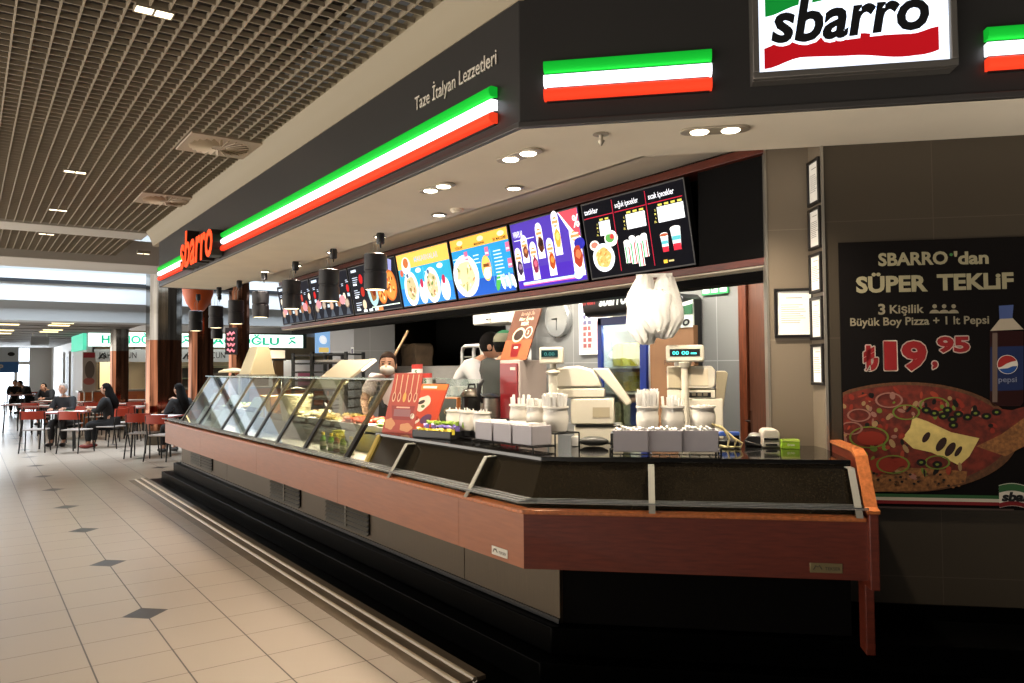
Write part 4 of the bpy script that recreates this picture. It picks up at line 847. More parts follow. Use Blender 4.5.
# --- kettles
kb = mat('kettle black', '1a1917', .25, metal=.4)
q = onz(472, 428, CT); t = thing('soup_kettle', 'black soup kettle with domed lid behind the three jars', 'kettle', (q.x, q.y, CT)); b = MB(); b.lathe([(.07, 0), (.085, .02), (.085, .22), (.08, .235)], kb, seg=28); b.build('kettle_body', t); b = MB(); b.lathe([(.088, .235), (.088, .245), (.06, .285), (.02, .30), (0, .302)], mat('kettle lid', '4a443a', .25, metal=.6), seg=28); li = b.build('lid', t); b = MB(); b.tube([(-.03, 0, .295), (-.025, 0, .325), (.025, 0, .325), (.03, 0, .295)], .008, black); b.build('lid_knob', li)
q = onz(491.5, 430, CT); t = thing('soup_kettle', 'brushed steel soup kettle against the red drink machine', 'kettle', (q.x, q.y, CT)); b = MB(); b.lathe([(.06, 0), (.075, .01), (.08, .1), (.08, .23)], steel, seg=28); b.build('kettle_body', t); b = MB(); b.lathe([(.083, .23), (.083, .242), (.05, .262), (0, .266)], kb, seg=28); b.build('lid', t); b = MB(); b.tube([(-.075, 0, .2), (-.11, 0, .26), (-.1, 0, .33), (-.07, 0, .36)], [.012, .016, .02, .014], black); b.build('spout_handle', t)
q = onz(500, 421, CT); b = MB(); b.lathe([(.05, 0), (.055, .01), (.055, .36), (.05, .38), (.0, .385)], mat('urn brown', '3d332b', .35, metal=.3), seg=24); o = b.build('coffee_urn'); place(o, (q.x+.05, q.y+.1, CT)); tag(o, 'dark brown urn behind the steel kettle', 'urn')
# --- red snack display: header card, black box, tray of sweets
q = onz(436, 439, CT)
t = thing('sweet_tray', 'black shallow tray of wrapped sweets on the worktop', 'tray', (q.x, q.y, CT), R(-75)); b = MB(); b.box(-.22, .13, 0, .26, 0, .012, black); b.box(-.22, .13, 0, .01, 0, .05, black); b.box(-.22, -.21, 0, .26, 0, .05, black); b.box(.12, .13, 0, .26, 0, .05, black); b.build('tray_body', t, bevel=.003)
TR = Matrix.Translation((q.x, q.y, CT)) @ Matrix.Rotation(R(-75), 4, 'Z'); rr = random.Random(4); swr = {}
wd = ['lying at the left end of the tray', 'lying in the middle of the tray', 'lying at the right end of the tray']
for k in range(15):
    c, nm = [('c9b43c', 'yellow'), ('6a5aa0', 'violet'), ('8aa83c', 'green')][k % 3]; row = k // 3
    p = TR @ Vector((-.18+row*.068, .04+(k % 3)*.05, .014+.02+.02*(k % 3)))
    if c not in swr:
        b = MB(); m = mat('sweet '+c, c, .35, noise=.2, nscale=30); b.ball((0, 0, .014), (.032, .018, .014), m, 10, 6); b.prism([(-.03, .006), (-.048, -.004), (-.048, .03), (-.03, .02)], 'y', -.012, .012, m); b.prism([(.03, .006), (.048, -.004), (.048, .03), (.03, .02)], 'y', -.012, .012, m); o = b.build('wrapped_sweet'); swr[c] = o
    else: o = swr[c].copy(); C.objects.link(o)
    place(o, p, rr.uniform(-.8, .8)+R(-75)); tag(o, nm+' wrapped sweet '+wd[0 if row < 2 else 1 if row < 3 else 2], 'sweet', nm+' sweets '+wd[0 if row < 2 else 1 if row < 3 else 2])
orr = mat('card orange red', 'c24a2e', .5, noise=.1, nscale=4)
p = onz(421, 432, CT); p.x += .03; p.y += .06; t = thing('snack_display_card', 'orange red display card with sandwich picture and white heading behind the sweets', 'display card', (p.x, p.y, CT), R(-75)); t.rotation_euler = (R(-14), 0, R(-75))
b = MB(); b.add([(-.20, 0, .0), (.12, 0, .0), (.20, 0, .345), (-.10, 0, .345), (-.20, .008, .0), (.12, .008, .0), (.20, .008, .345), (-.10, .008, .345)], [(0, 1, 2, 3), (7, 6, 5, 4), (0, 4, 5, 1), (1, 5, 6, 2), (2, 6, 7, 3), (3, 7, 4, 0)], orr); b.build('card', t, smooth=None)
b = MB(); b.add([(-.103, -.001, .30), (.188, -.001, .30), (.199, -.001, .344), (-.099, -.001, .344)], [(0, 1, 2, 3)], mat('card orange', 'd87a3c', .5)); b.rect(-.05, .09, .312, .33, white_txt, -.0015); b.disc((-.03, .2), .08, .05, mat('card cream', 'eadfca', .5), -.001, rot=.5, wob=.08); b.disc((.01, .22), .04, .04, mat('card cream', 'eadfca', .5), -.0013); b.disc((-.04, .21), .035, .014, mat('card dark', '33281c', .5), -.0017, rot=.3); b.disc((-.02, .18), .02, .012, mat('card green', '5a7a3c', .5), -.0017); b.disc((-.1, .07), .07, .025, mat('card cream', 'eadfca', .5), -.001, rot=.15); b.disc((-.1, .085), .06, .02, mat('card red', '9c2c1c', .5), -.0014, rot=.15); b.disc((.03, .09), .06, .03, mat('card violet', '5c3a5c', .5), -.001, rot=.4); b.build('print', t, smooth=None)
p = onz(448, 421, CT); t = thing('black_gift_box', 'open black box with a gold emblem and orange edges behind the sweets', 'box', (p.x, p.y, CT), R(-62)); b = MB(); b.box(-.09, .09, 0, .08, .0, .19, black); b.build('box_body', t, bevel=.002); b = MB(); og = mat('orange edging', 'b56a30', .5); b.box(-.093, -.087, -.003, .08, 0, .195, og); b.box(.087, .093, -.003, .08, 0, .195, og); b.box(-.093, .093, -.003, .08, .189, .195, og); b.build('edging', t)
b = MB(); gd = mat('dull gold', '6a5836', .4, metal=.5); b.tube([(.02+.055*math.cos(a*.35), -.004, .08+.03*math.sin(a*.35)) for a in range(19)], .003, gd, 5); b.tube([(-.02, -.004, .075), (.0, -.004, .095), (.01, -.004, .075), (.03, -.004, .09), (.05, -.004, .078)], .003, gd, 5); b.build('emblem', t)
# fork poster
q = onz(401, 433, CT); t = thing('fork_poster', 'tall red poster board picturing five spoons, at the end of the granite', 'poster', (q.x, q.y, CT), R(-72)); t.rotation_euler = (R(-9), 0, R(-72))
b = MB(); b.add([(-.19, 0, 0), (.11, 0, 0), (.15, 0, .42), (-.12, 0, .42), (-.19, .006, 0), (.11, .006, 0), (.15, .006, .42), (-.12, .006, .42)], [(0, 1, 2, 3), (7, 6, 5, 4), (0, 4, 5, 1), (1, 5, 6, 2), (2, 6, 7, 3), (3, 7, 4, 0)], mat('poster red', 'a8402f', .5, noise=.15, nscale=5)); b.build('board', t, smooth=None)
b = MB(); sp_ = mat('spoon cream', 'd8b890', .5); dr_ = mat('poster dark red', '8a2c24', .5)
for k in range(5):
    x = -.1+k*.052; b.poly([(x+.004, -.001, .41), (x+.012, -.001, .41), (x+.002, -.001, .28), (x-.006, -.001, .28)], sp_); b.disc((x-.006, .25), .016, .035, sp_ if k != 2 else mat('spoon gold', 'd2a04a', .5), -.0012, rot=-.15)
    if k != 2: b.disc((x-.006, .252), .010, .026, dr_, -.0016, rot=-.15)
b.poly([(-.12, -.001, .19), (.11, -.001, .19), (.085, -.001, .09), (-.10, -.001, .09)], dr_); b.rect(-.09, .07, .115, .165, mat('poster violet', '8a5a5c', .5), -.0014); b.rect(-.07, .06, .173, .183, mat('poster pink', 'e0a890', .5), -.0014)
b.disc((-.12, .06), .05, .04, mat('poster tan', 'c88a5c', .5), -.001, wob=.1); b.disc((.04, .04), .06, .03, mat('poster tan', 'c88a5c', .5), -.001, wob=.1); b.disc((.09, .12), .02, .02, mat('card cream', 'eadfca', .5), -.001); b.build('print', t, smooth=None)
# clear bin of cups, sauce boxes, pizza peel
q = onz(458, 423, CT); bx = Vector((q.x+.25, q.y+.3, CT)); t = thing('clear_bin', 'clear acrylic bin of white cups behind the kettles', 'bin', (bx.x, bx.y, CT+.20), R(-60))
b = MB(); w, d_, h = .36, .2, .15
for bb in ((-w/2, w/2, 0, .005, 0, h), (-w/2, w/2, d_-.005, d_, 0, h), (-w/2, -w/2+.005, 0, d_, 0, h), (w/2-.005, w/2, 0, d_, 0, h), (-w/2, w/2, 0, d_, 0, .005)): b.box(*bb, acryl)
b.build('bin_body', t, smooth=None); b = MB(); b.box(-w/2, w/2, 0, d_, -.20, -.002, steel); b.build('stand', t, bevel=.004)
TB = Matrix.Translation((bx.x, bx.y, CT+.20)) @ Matrix.Rotation(R(-60), 4, 'Z'); cup0 = None
for k in range(8):
    p = TB @ Vector((-.13+(k % 4)*.085, .055+(k//4)*.09, .006))
    if cup0 is None: b = MB(); b.lathe([(.026, 0), (.035, .075), (.038, .078), (.035, .08), (.025, .006), (0, .005)], white, seg=16); cup0 = o = b.build('paper_cup')
    else: o = cup0.copy(); C.objects.link(o)
    place(o, p); tag(o, 'white paper cup among the eight in the clear bin', 'cup', 'white cups in the clear bin')
sbx = None
for px, py_, lb in ((416, 378, 'taller red, white and green box left of the clear bin'), (425.5, 387, 'lower red, white and green box nearer the clear bin')):
    p = atd(px, py_, 5.9)
    t = thing('sauce_box', lb, 'box', (p.x, p.y, p.z), R(-50), 'tricolour boxes behind the fork poster'); b = MB(); 
    b.box(-.035, .035, 0, .05, 0, .02, mat('box green', '2f7a3c', .5)); b.box(-.035, .035, 0, .05, .02, .07, white); b.box(-.035, .035, 0, .05, .07, .105, mat('box red', 'c0392f', .5)); b.build('box', t, smooth=None)
    b = MB(); b.text('S', -.01, .03, .03, mat('box green', '2f7a3c', .5), y=-.001, bold=.04); b.build('print', t, smooth=None)
    b = MB(); b.box(-.05, .05, -.01, .06, -(p.z-CT) if px > 420 else -(p.z-CT), -.001, steel); b.build('stand', t)
p0, p1 = atd(385, 373, 7.9), atd(408, 331, 8.1); b = MB(); mm = mat('peel wood', 'c9a67c', .5); b.cyl(p0+(p0-p1)*.9, p1, .013, mm); o = b.build('pizza_peel_handle'); tag(o, 'long pale wooden peel handle leaning up before the dark oven', 'peel')
# ================================================================== kitchen behind the counter
q = onx(560, 319, XB); t = thing('wall_clock', 'round white object like a clock on the tiled wall behind the brown board', 'clock', (XB, q.y, q.z), LEFT)
b = MB(Matrix.Rotation(R(90), 4, 'X')); b.lathe([(.2, .0), (.2, .04), (.185, .055), (.17, .05)], mat('clock rim', 'b9bab8', .25, metal=.7), seg=36); b.build('rim', t); b = MB(Matrix.Rotation(R(90), 4, 'X')); b.lathe([(.175, .045), (.0, .046)], emis('clock white', 'ffffff', .0) if False else mat('clock face', 'f2f4f4', .3), seg=36); b.build('face', t); b = MB(); b.box(-.006, .006, -.052, -.048, -.12, .01, black); b.box(-.08, .01, -.052, -.048, -.006, .006, black); b.build('hand', t)
yl, yr = onx(581, 320, XB).y, onx(613, 320, XB).y; zt_, zb_ = onx(581, 291, XB).z, onx(581, 355, XB).z
t = thing('notice_board', 'white framed notice board with red and blue sheets left of the fridge', 'notice board', (XB, (yl+yr)/2, zb_), LEFT); W_ = yl-yr; H_ = zt_-zb_
b = MB(); b.box(-W_/2, W_/2, -.03, 0, 0, H_, white); b.build('frame', t, bevel=.004); b = MB(); b.rect(-W_/2+.05, W_/2-.04, H_*.52, H_-.05, mat('sheet blue', 'dfe4ee', .7), -.031); b.rect(-W_/2+.05, W_/2-.04, .04, H_*.5, mat('sheet pink', 'dcb4ac', .7), -.031)
rr = random.Random(9)
for k in range(7):
    for j in range(2): b.rect(-W_/2+.07+j*.07, -W_/2+.11+j*.07+rr.random()*.02, .07+k*.058, .11+k*.058, mat('sheet ink', '5c5a78', .7) if k > 3 else mat('sheet ink red', '8a4a4a', .7), -.032)
b.build('sheets', t, smooth=None)
# fridge
q = onx(621, 360, 4.6); FRX = 4.6
yl, yr = onx(597.5, 360, FRX).y, onx(646, 360, FRX).y; W_ = yl-yr; zt_ = onx(600, 318, FRX).z
blu = mat('fridge blue', '1e3380', .35); t = thing('drinks_fridge', 'blue glass door drinks fridge with black header sign', 'fridge', (FRX, (yl+yr)/2, .28), LEFT); H_ = zt_-.28
b = MB(); fw = mat('fridge white', 'd5dde2', .4); b.box(-W_/2, W_/2, .5, .52, 0, H_, fw); b.box(-W_/2, -W_/2+.03, .03, .52, 0, H_, fw); b.box(W_/2-.03, W_/2, .03, .52, 0, H_, fw); b.box(-W_/2, W_/2, .03, .52, H_-.03, H_, fw); b.box(-W_/2, W_/2, .03, .52, 0, .1, blu); b.build('cabinet', t, smooth=None)
b = MB(); b.box(-W_/2, -W_/2+.055, 0, .03, .1, H_, blu); b.box(W_/2-.075, W_/2, 0, .03, .1, H_, blu); b.box(-W_/2, W_/2, 0, .03, H_-.07, H_, blu); b.box(-W_/2, W_/2, 0, .03, .1, .17, blu); dr = b.build('door_frame', t, bevel=.004); b = MB(); b.box(-W_/2+.055, W_/2-.075, .01, .016, .17, H_-.07, pane); b.build('door_glass', dr, smooth=None); b = MB(); b.tube([(-W_/2+.03, -.01, .7), (-W_/2+.03, -.03, .75), (-W_/2+.03, -.03, 1.0), (-W_/2+.03, -.01, 1.05)], .008, chrome); b.build('handle', dr)
b = MB(); b.box(-W_/2+.05, W_/2-.05, .06, .09, H_-.06, H_-.035, emis('fridge tube', 'eaf8ff', 14)); b.build('lamp', t)
FRL = (FRX+.09, (yl+yr)/2, .28+H_-.1)
for k, z in enumerate((.45, .78, 1.08, 1.30)): b = MB(); b.box(-W_/2+.03, W_/2-.03, .06, .48, z, z+.012, white); b.build('shelf', t)
def packs(zs, cols, nm, lb, grp, hh=.16):
    first = None; n = 5
    for k in range(n):
        c = cols[k % len(cols)]; p = Vector((-W_/2+.09+k*(W_-.18)/(n-1), .14+.02*(k % 2), zs+.0125)); P = Matrix.Translation(t.location) @ Matrix.Rotation(LEFT, 4, 'Z') @ p
        b = MB(); b.prism([(-.045, 0), (.045, 0), (.05, hh*.3), (.042, hh*.9), (.02, hh), (-.02, hh), (-.042, hh*.9), (-.05, hh*.3)], 'y', 0, .07, mat('pack '+c, c, .4, noise=.3, nscale=30)); o = b.build(nm, bevel=.01); place(o, P, LEFT); tag(o, lb, 'package', grp)
packs(1.31, ['c8b820', 'd8cc3a', 'b8a81c'], 'yellow_package', 'yellow package in the row on the upper fridge shelf', 'yellow packages on the upper fridge shelf', .2)
packs(1.09, ['c4b030', 'd0c050'], 'yellow_package', 'yellow package in the row on the middle fridge shelf', 'yellow packages on the middle fridge shelf', .17)
packs(.79, ['b8b08c', 'c9c4a8', '3a4a9a'], 'chilled_packet', 'pale or blue packet in the row on the lower fridge shelf', 'packets on the lower fridge shelf', .2)
packs(.46, ['3a4a9a', '5a6ab0'], 'chilled_packet', 'blue packet in the row on the lowest fridge shelf', 'packets on the lowest fridge shelf', .2)
p = t.location; hz0 = .28+H_+.012; t2 = thing('fridge_header_sign', 'black header sign with grey lettering on top of the blue fridge', 'sign', (FRX-.03, p.y, hz0), LEFT)
b = MB(); pr = [(-.0, 0)]+[(-.04-.06*math.sin(a), .14-.14*math.cos(a)) for a in [k*math.pi/8 for k in range(9)]]+[(.1, .28), (.1, 0)]
b.prism(pr, 'x', -W_/2-.05, W_/2+.05, mat('header black', '101010', .4)); b.build('sign_body', t2, smooth=50); b = MB(); b.rect(-W_/2-.02, W_/2, .20, .27, mat('header grey', '8f948e', .5), -.105); b.text('sbarro', .05, .08, .11, mat('header letters', 'c8ccc8', .5), w=.34, y=-.106, al='c', bold=.04, shear=.2); b.text('fresh', -W_/2-.03, .10, .05, mat('header red', '9a2a2a', .5), w=.16, y=-.106, bold=.03); b.build('lettering', t2, smooth=None)
# cardboard stand with curved header, black cabinet behind, bags
q = yl, yr = onx(650, 360, 4.5).y, onx(694, 360, 4.5).y; zt_ = onx(690, 299, 4.5).z; W_ = yl-yr
kr = mat('kraft board', '8a6240', .7, noise=.1, nscale=5); t = thing('cardboard_stand', 'tall brown cardboard stand with a green and white header, right of the fridge', 'display stand', (4.5, (yl+yr)/2, .28), LEFT); H_ = zt_-.28
b = MB(); b.box(-W_/2, W_/2, 0, .05, 0, H_-.2, kr); b.build('body', t, smooth=None, bevel=.003)
b = MB(); v = []; n = 10
for k in range(n+1):
    u = k/n; x = -W_/2+W_*u; top = H_-.045+.07*abs(u-.35)**1.3; v += [(x, -.004, H_-.215), (x, -.004, top-.0), (x, .01, H_-.215), (x, .01, top)]
b.add(v, [f for k in range(n) for f in ((4*k, 4*k+4, 4*k+5, 4*k+1), (4*k+2, 4*k+3, 4*k+7, 4*k+6), (4*k+1, 4*k+5, 4*k+7, 4*k+3))], mat('header white', 'd9dcd4', .5)); ho = b.build('header', t, smooth=None)
b = MB(); v = [(-W_/2+W_*k/n, -.006, H_-.115) for k in range(n+1)] + [(-W_/2+W_*k/n, -.006, H_-.065+.05*abs(k/n-.35)**1.3) for k in range(n+1)][::-1]; b.poly(v, mat('header green', '1f5a34', .5)); b.text('sbarro', W_/2-.03, H_-.20, .075, blk_txt, w=.36, y=-.0065, al='r', bold=.03, shear=.2); b.text('PiZZA', 0, H_-.5, .04, mat('kraft ink', '5a3c28', .6), y=-.001, al='c'); b.rect(-.06, .08, H_-.56, H_-.55, mat('kraft ink', '5a3c28', .6), -.001); b.build('print', ho, smooth=None)
yl2, yr2 = onx(640, 360, 4.85).y, onx(703, 360, 5.08).y; zt2 = onx(690, 292, 4.85).z
b = MB(); b.prism([((yl2), .28), (yr2, .28), (yr2, zt2-.04), (yr2+.04, zt2), (yl2, zt2)], 'x', 4.85, 5.08, mat('black cabinet', '0e0e0f', .3)); o = b.build('black_cabinet', bevel=.01); tag(o, 'tall black cabinet against the tiled wall behind the cardboard stand', 'cabinet')
# bundle of white bags hanging from the bulkhead rail
q = atd(653, 315, 4.75); t = thing('bag_bundle', 'crumpled bundle of white carrier bags hanging under the menu screens', 'bags', (q.x, q.y, q.z))
bm_ = mat('white bag film', 'eceae4', .5, noise=.03, nscale=9, bump=.8, bscale=26); b = MB()
def bag(cx, cy, prof, ph, seg=56):
    v = []; f = []; n = len(prof)
    for i, (rx, z, amp) in enumerate(prof):
        for k in range(seg):
            a = 2*math.pi*k/seg; s = 1+amp*(.6*math.sin(7*a+ph+z*9)+.4*math.sin(12*a-ph*2+z*14)+.35*math.sin(3*a+ph))
            v.append((cx+rx*s*math.cos(a)+.012*math.sin(z*30+ph), cy+rx*.7*s*math.sin(a), z+amp*.05*math.sin(9*a+ph)))
    for i in range(n-1):
        for k in range(seg): q = (k+1) % seg; f.append((i*seg+k, i*seg+q, (i+1)*seg+q, (i+1)*seg+k))
    f.append(tuple(range(seg))[::-1]); f.append(tuple((n-1)*seg+k for k in range(seg))); b.add(v, f, bm_)
top = zm(2.095)+.004-q.z
bag(-.06, 0, [(.012, -.175, .2), (.045, -.165, .22), (.07, -.13, .14), (.092, -.07, .09), (.105, 0, .06), (.112, .05, .05), (.11, .10, .05), (.085, .135, .07), (.05, top-.02, .1), (.04, top, .1)], .4)
bag(.075, .02, [(.012, -.14, .2), (.05, -.13, .2), (.075, -.09, .13), (.092, -.03, .08), (.102, .03, .06), (.105, .08, .05), (.09, .12, .07), (.05, top-.02, .1), (.04, top, .1)], 2.2)
bag(.015, -.05, [(.015, -.11, .2), (.05, -.10, .18), (.085, -.05, .09), (.1, .02, .06), (.105, .07, .05), (.09, .12, .06), (.045, .15, .1)], 4.1)
b.build('bags', t); b = MB(); b.box(-.10, .12, -.006, .03, top-.012, top+.008, white); b.build('hanging_clip', t); t.rotation_euler = (0, 0, R(-50))
# small green and white escape sign below the rail
q = onx(716, 279, XB); t = thing('escape_sign', 'small green and white pictogram sign high on the tiled wall near the door', 'sign', (XB-.002, q.y, q.z-.12), LEFT); yl, yr = onx(703, 279, XB).y, onx(729, 279, XB).y; W_ = yl-yr
b = MB(); b.box(-W_/2, W_/2, -.02, 0, -.01, .11, mat('escape green', '2f9a54', .5)); b.build('panel', t); b = MB()
for k in range(3): b.rect(-W_/2+.012+k*W_/3, -W_/2-.01+(k+1)*W_/3, .006, .098, mat('escape white', 'e8f6ea', .5), -.021)
b.tube([(-.02, -.023, .03), (0, -.023, .06), (.02, -.023, .04)], .006, mat('escape green', '2f9a54', .5), 5); b.disc((0, .078), .01, .01, mat('escape green', '2f9a54', .5), -.022); b.build('pictogram', t, smooth=None)
# pipe, hung cupboard, oven, sacks, trolleys
q0, q1 = onx(517, 297, 5.02), onx(517, 352, 5.02); b = MB(); pg = mat('dark pipe', '4a4a48', .4, metal=.4); b.cyl((5.02, q0.y, 2.9), (5.02, q0.y, q1.z), .028, pg); b.cyl((5.02, q0.y, q1.z), (5.02, q0.y, q1.z-.09), .045, black); b.cyl((5.02, q0.y, q1.z-.05), (4.94, q0.y+.08, q1.z-.16), .03, black); o = b.build('wall_pipe'); tag(o, 'dark vertical pipe with a valve on the tiled wall left of the brown board', 'pipe')
yl, yr = onx(474, 312, 4.6).y, onx(509, 312, 4.6).y; zt_, zb_ = onx(490, 292, 4.6).z, onx(490, 324, 4.6).z; t = thing('wall_cupboard', 'cream wall cupboard hung under the ceiling beside the dark oven', 'cupboard', (4.6, (yl+yr)/2, zb_), LEFT); W_ = yl-yr
b = MB(); b.box(-W_/2, W_/2, 0, .34, 0, zt_-zb_+.25, mat('cupboard cream', 'cfc8b8', .5)); b.build('body', t, bevel=.004)
for k in range(2): b = MB(); b.box(-W_/2+.008+k*W_/2, -W_/2-.008+(k+1)*W_/2, -.018, 0, .01, zt_-zb_+.24, mat('cupboard door', 'd6cfc0', .5)); d_ = b.build('door', t, bevel=.003); b = MB(); b.cyl(((-.03 if k == 0 else .03), -.02, .05), ((-.03 if k == 0 else .03), -.035, .05), .01, chrome); b.build('knob', d_)
yl, yr = onx(357, 380, XB+.12).y, onx(470, 380, XB+.12).y; zt_ = onx(420, 366, XB+.12).z; W_ = yl-yr
t = thing('pizza_oven', 'wide steel pizza oven with brown sacks on its top', 'oven', (XB+.12, (yl+yr)/2, .28), LEFT); H_ = zt_-.28
b = MB(); b.box(-W_/2, W_/2, 0, .9, .25, H_, steel); b.build('body', t, bevel=.006, smooth=None)
for k in range(2): b = MB(); b.box(-W_/2+.1, W_/2-.25, -.03, 0, .35+k*.42, .70+k*.42, mat('oven door', '5c5a55', .3, metal=.9)); d_ = b.build('door', t, bevel=.004); b = MB(); b.tube([(-W_/2+.2, -.05, .62+k*.42), (W_/2-.4, -.05, .62+k*.42)], .012, chrome); b.build('handle', d_)
for x in (-W_/2+.06, W_/2-.06): 
    for y in (.05, .85): b = MB(); b.cyl((x, y, 0), (x, y, .25), .03, black); b.build('leg', t)
b = MB(); b.box(W_/2-.2, W_/2-.05, -.012, 0, .6, 1.0, black); b.build('control_panel', t)
sk = mat('brown sack', '5e4a35', .8, noise=.25, nscale=9, bump=.3, bscale=9)
for (px, w_, h_, dp, lb) in ((377, .32, .26, .28, 'slumped brown paper sack on the oven, left one'), (408, .52, .32, .3, 'wide brown carton sack on the oven, right one')):
    q = onx(px, 366, XB+.3); b = MB(); b.box(-w_/2, w_/2, 0, dp, 0, h_, sk); bmesh.ops.subdivide_edges(b.bm, edges=b.bm.edges[:], cuts=4, use_grid_fill=True)
    for v_ in b.bm.verts: v_.co.x += .02*math.sin(v_.co.z*21+v_.co.y*9); v_.co.y += .018*math.sin(v_.co.x*19); v_.co.z += (.025*math.sin(v_.co.x*17+px) if v_.co.z > .1 else 0)
    o = b.build('flour_sack', bevel=.01); place(o, (XB+.3, q.y, zt_+.001), LEFT); tag(o, lb, 'sack', 'sacks on the pizza oven')
tr = None
for (px, lb) in ((472, 'white tube trolley nearest the oven sacks'), (484, 'white tube trolley beside the white shirted person')):
    q = onx(px, 360, 4.45); zt_ = onx(px, 346, 4.45).z
    if tr is None:
        tr = thing('tray_trolley', lb, 'trolley', (4.45, q.y, .281), LEFT, 'white tube trolleys in the kitchen'); tw = mat('white tube', 'cfccc4', .35); H_ = zt_-.281
        for y in (0, .45): b = MB(); b.tube([(-.2, y, .05), (-.2, y, H_-.06), (-.18, y, H_-.015), (-.14, y, H_), (.14, y, H_), (.18, y, H_-.015), (.2, y, H_-.06), (.2, y, .05)], .02, tw); b.build('frame', tr)
        for k in range(7): b = MB(); b.box(-.2, .2, -.005, .455, H_-.12-k*.16, H_-.11-k*.16, steel); b.build('tray', tr)
        for x in (-.2, .2):
            for y in (0, .45): b = MB(); b.ball((x, y, .035), .035, black, 10, 7); b.build('castor', tr)
    else: dup(tr, (4.45, q.y, .281), LEFT, lb)
q = onx(352, 351, 4.55); t = thing('round_label', 'white paper with a dark purple round mark on the grey pillar', 'notice', (4.548, q.y-.02, q.z), LEFT); q = t
b = MB(); b.box(-.05, .05, -.004, 0, -.055, .055, paper); b.build('sheet', t); b = MB(); b.disc((0, 0), .035, .035, mat('mark purple', '2a1c4a', .6), -.005); b.text('4', 0, -.012, .025, paper, y=-.0055, al='c', bold=.02); b.build('print', t, smooth=None)
# black tray racks at the far end
rk = None
for (px, lb) in ((309, 'left black tray rack beyond the case, with empty cells'), (329, 'right black tray rack beyond the case, with trays on its runners')):
    q = onx(px, 390, 3.8); zt_ = onx(px, 353, 3.8).z
    if rk is None:
        rk = thing('tray_rack', lb, 'rack', (3.8, q.y, .281), R(-50), 'black tray racks at the far end of the counter'); H_ = zt_-.281
        for x in (-.24, .24):
            for y in (0, .5): b = MB(); b.box(x-.018, x+.018, y-.018, y+.018, .06, H_, black); b.build('post', rk)
        for k in range(10):
            b = MB(); z = H_-.03-k*.115
            for x in (-.24, .24): b.box(x-.012, x+.012, 0, .5, z-.01, z+.01, black)
            b.box(-.24, .24, -.01, .01, z-.012, z+.012, black); b.build('runner', rk)
    else:
        r2 = dup(rk, (3.8, q.y, .281), R(-50), lb)
for k in range(5):
    b = MB(); b.box(-.22, .22, .02, .48, 0, .008, steel); b.box(-.22, .22, .02, .03, 0, .03, steel); o = b.build('baking_tray'); place(o, (3.8, q.y, .281+H_-.03-(k*2+1)*.115+.014), R(-50)); tag(o, 'metal baking tray on the %s runner of the right rack' % ('topmost', 'upper', 'middle', 'lower', 'lowest')[k], 'tray', 'baking trays on the right rack')
# things inside the half open door
q = onx(772, 380, XB+.9); t = thing('green_crate_stack', 'tall green crate seen through the door gap', 'crate', (XB+.6, yD1+.2, .28), LEFT)
b = MB(); gc = mat('crate green', '2c8a4a', .5); b.box(-.3, .3, 0, .35, 0, 1.15, gc)
for k in range(7): b.box(-.31, .31, -.012, 0, .04+k*.16, .07+k*.16, gc)
b.build('crate_body', t, bevel=.004); b = MB(); b.box(-.12, .12, -.014, -.011, .55, .62, black); b.build('grip_slot', t)
# ================================================================== right wall: poster and framed papers
PWv = Vector((PW.x, PW.y, 0))
def pl(px, py):
    p = onsum(px, py, 6.1)-PWv; return (p.dot(EV), p.z)
x0, _ = pl(839, 300); ztp = pl(930, 240)[1]; zbt = pl(930, 508)[1]; x1 = pl(1024, 300)[0]+.10
t = thing('wall_poster', 'large dark pizza offer poster with gold lettering on the right wall', 'poster', (PW.x-.004, PW.y-.004, 0), FRONT)
b = MB(); b.box(x0, x1, -.008, 0, zbt, ztp, mat('poster black', '0b0706', .7, spec=.15)); b.build('sheet', t, smooth=None)
Y_ = -.0085
gold = mat('poster gold', '9d9474', .6); gold2 = mat('poster gold pale', '8a8069', .6); pred = mat('price red', '8e1a1c', .5); pw = mat('poster white', 'd9cfc0', .5)
def ptext(b, s, pxl, pxr, pyb, ph, m, **k):
    xl, z = pl(pxl, pyb); xr, _ = pl(pxr, pyb); h = pl(pxl, pyb-ph)[1]-z; b.text(s, xl, z, h, m, w=xr-xl, y=k.pop('y', Y_), **k)
b = MB()
ptext(b, 'SBARRO', 877.5, 947, 266, 12.5, gold, bold=.035); ptext(b, "'dan", 953, 987.5, 264.5, 12.5, gold, bold=.035); b.disc(pl(950, 255), .008, .008, mat('poster green', '3c7a3c', .5), Y_-.0012)
ptext(b, 'SÜPER', 855.5, 927, 292.5, 15.5, gold, bold=.04); ptext(b, 'TEKLiF', 936, 1012.5, 290, 15.5, gold, bold=.04)
ptext(b, '3', 877.5, 884.5, 314.5, 10.5, gold2, bold=.03); ptext(b, 'Kişilik', 889, 923, 313.5, 8.5, gold2, bold=.02)
ptext(b, 'Büyük Boy Pizza + 1 lt Pepsi', 849.5, 988, 326, 8, gold2, bold=.02)
for k in range(3):
    b.disc(pl(933.5+9.5*k, 306.5), .011, .011, gold2, Y_-.001, n=12); xx, zz = pl(933.5+9.5*k, 313.5); b.poly([(xx-.026, Y_-.001, zz)]+[(xx-.024*math.cos(a), Y_-.001, zz+.017*math.sin(a)+.002) for a in [q*math.pi/8 for q in range(9)]]+[(xx+.026, Y_-.001, zz)], gold2)
b.build('lettering', t, smooth=None)
b = MB()
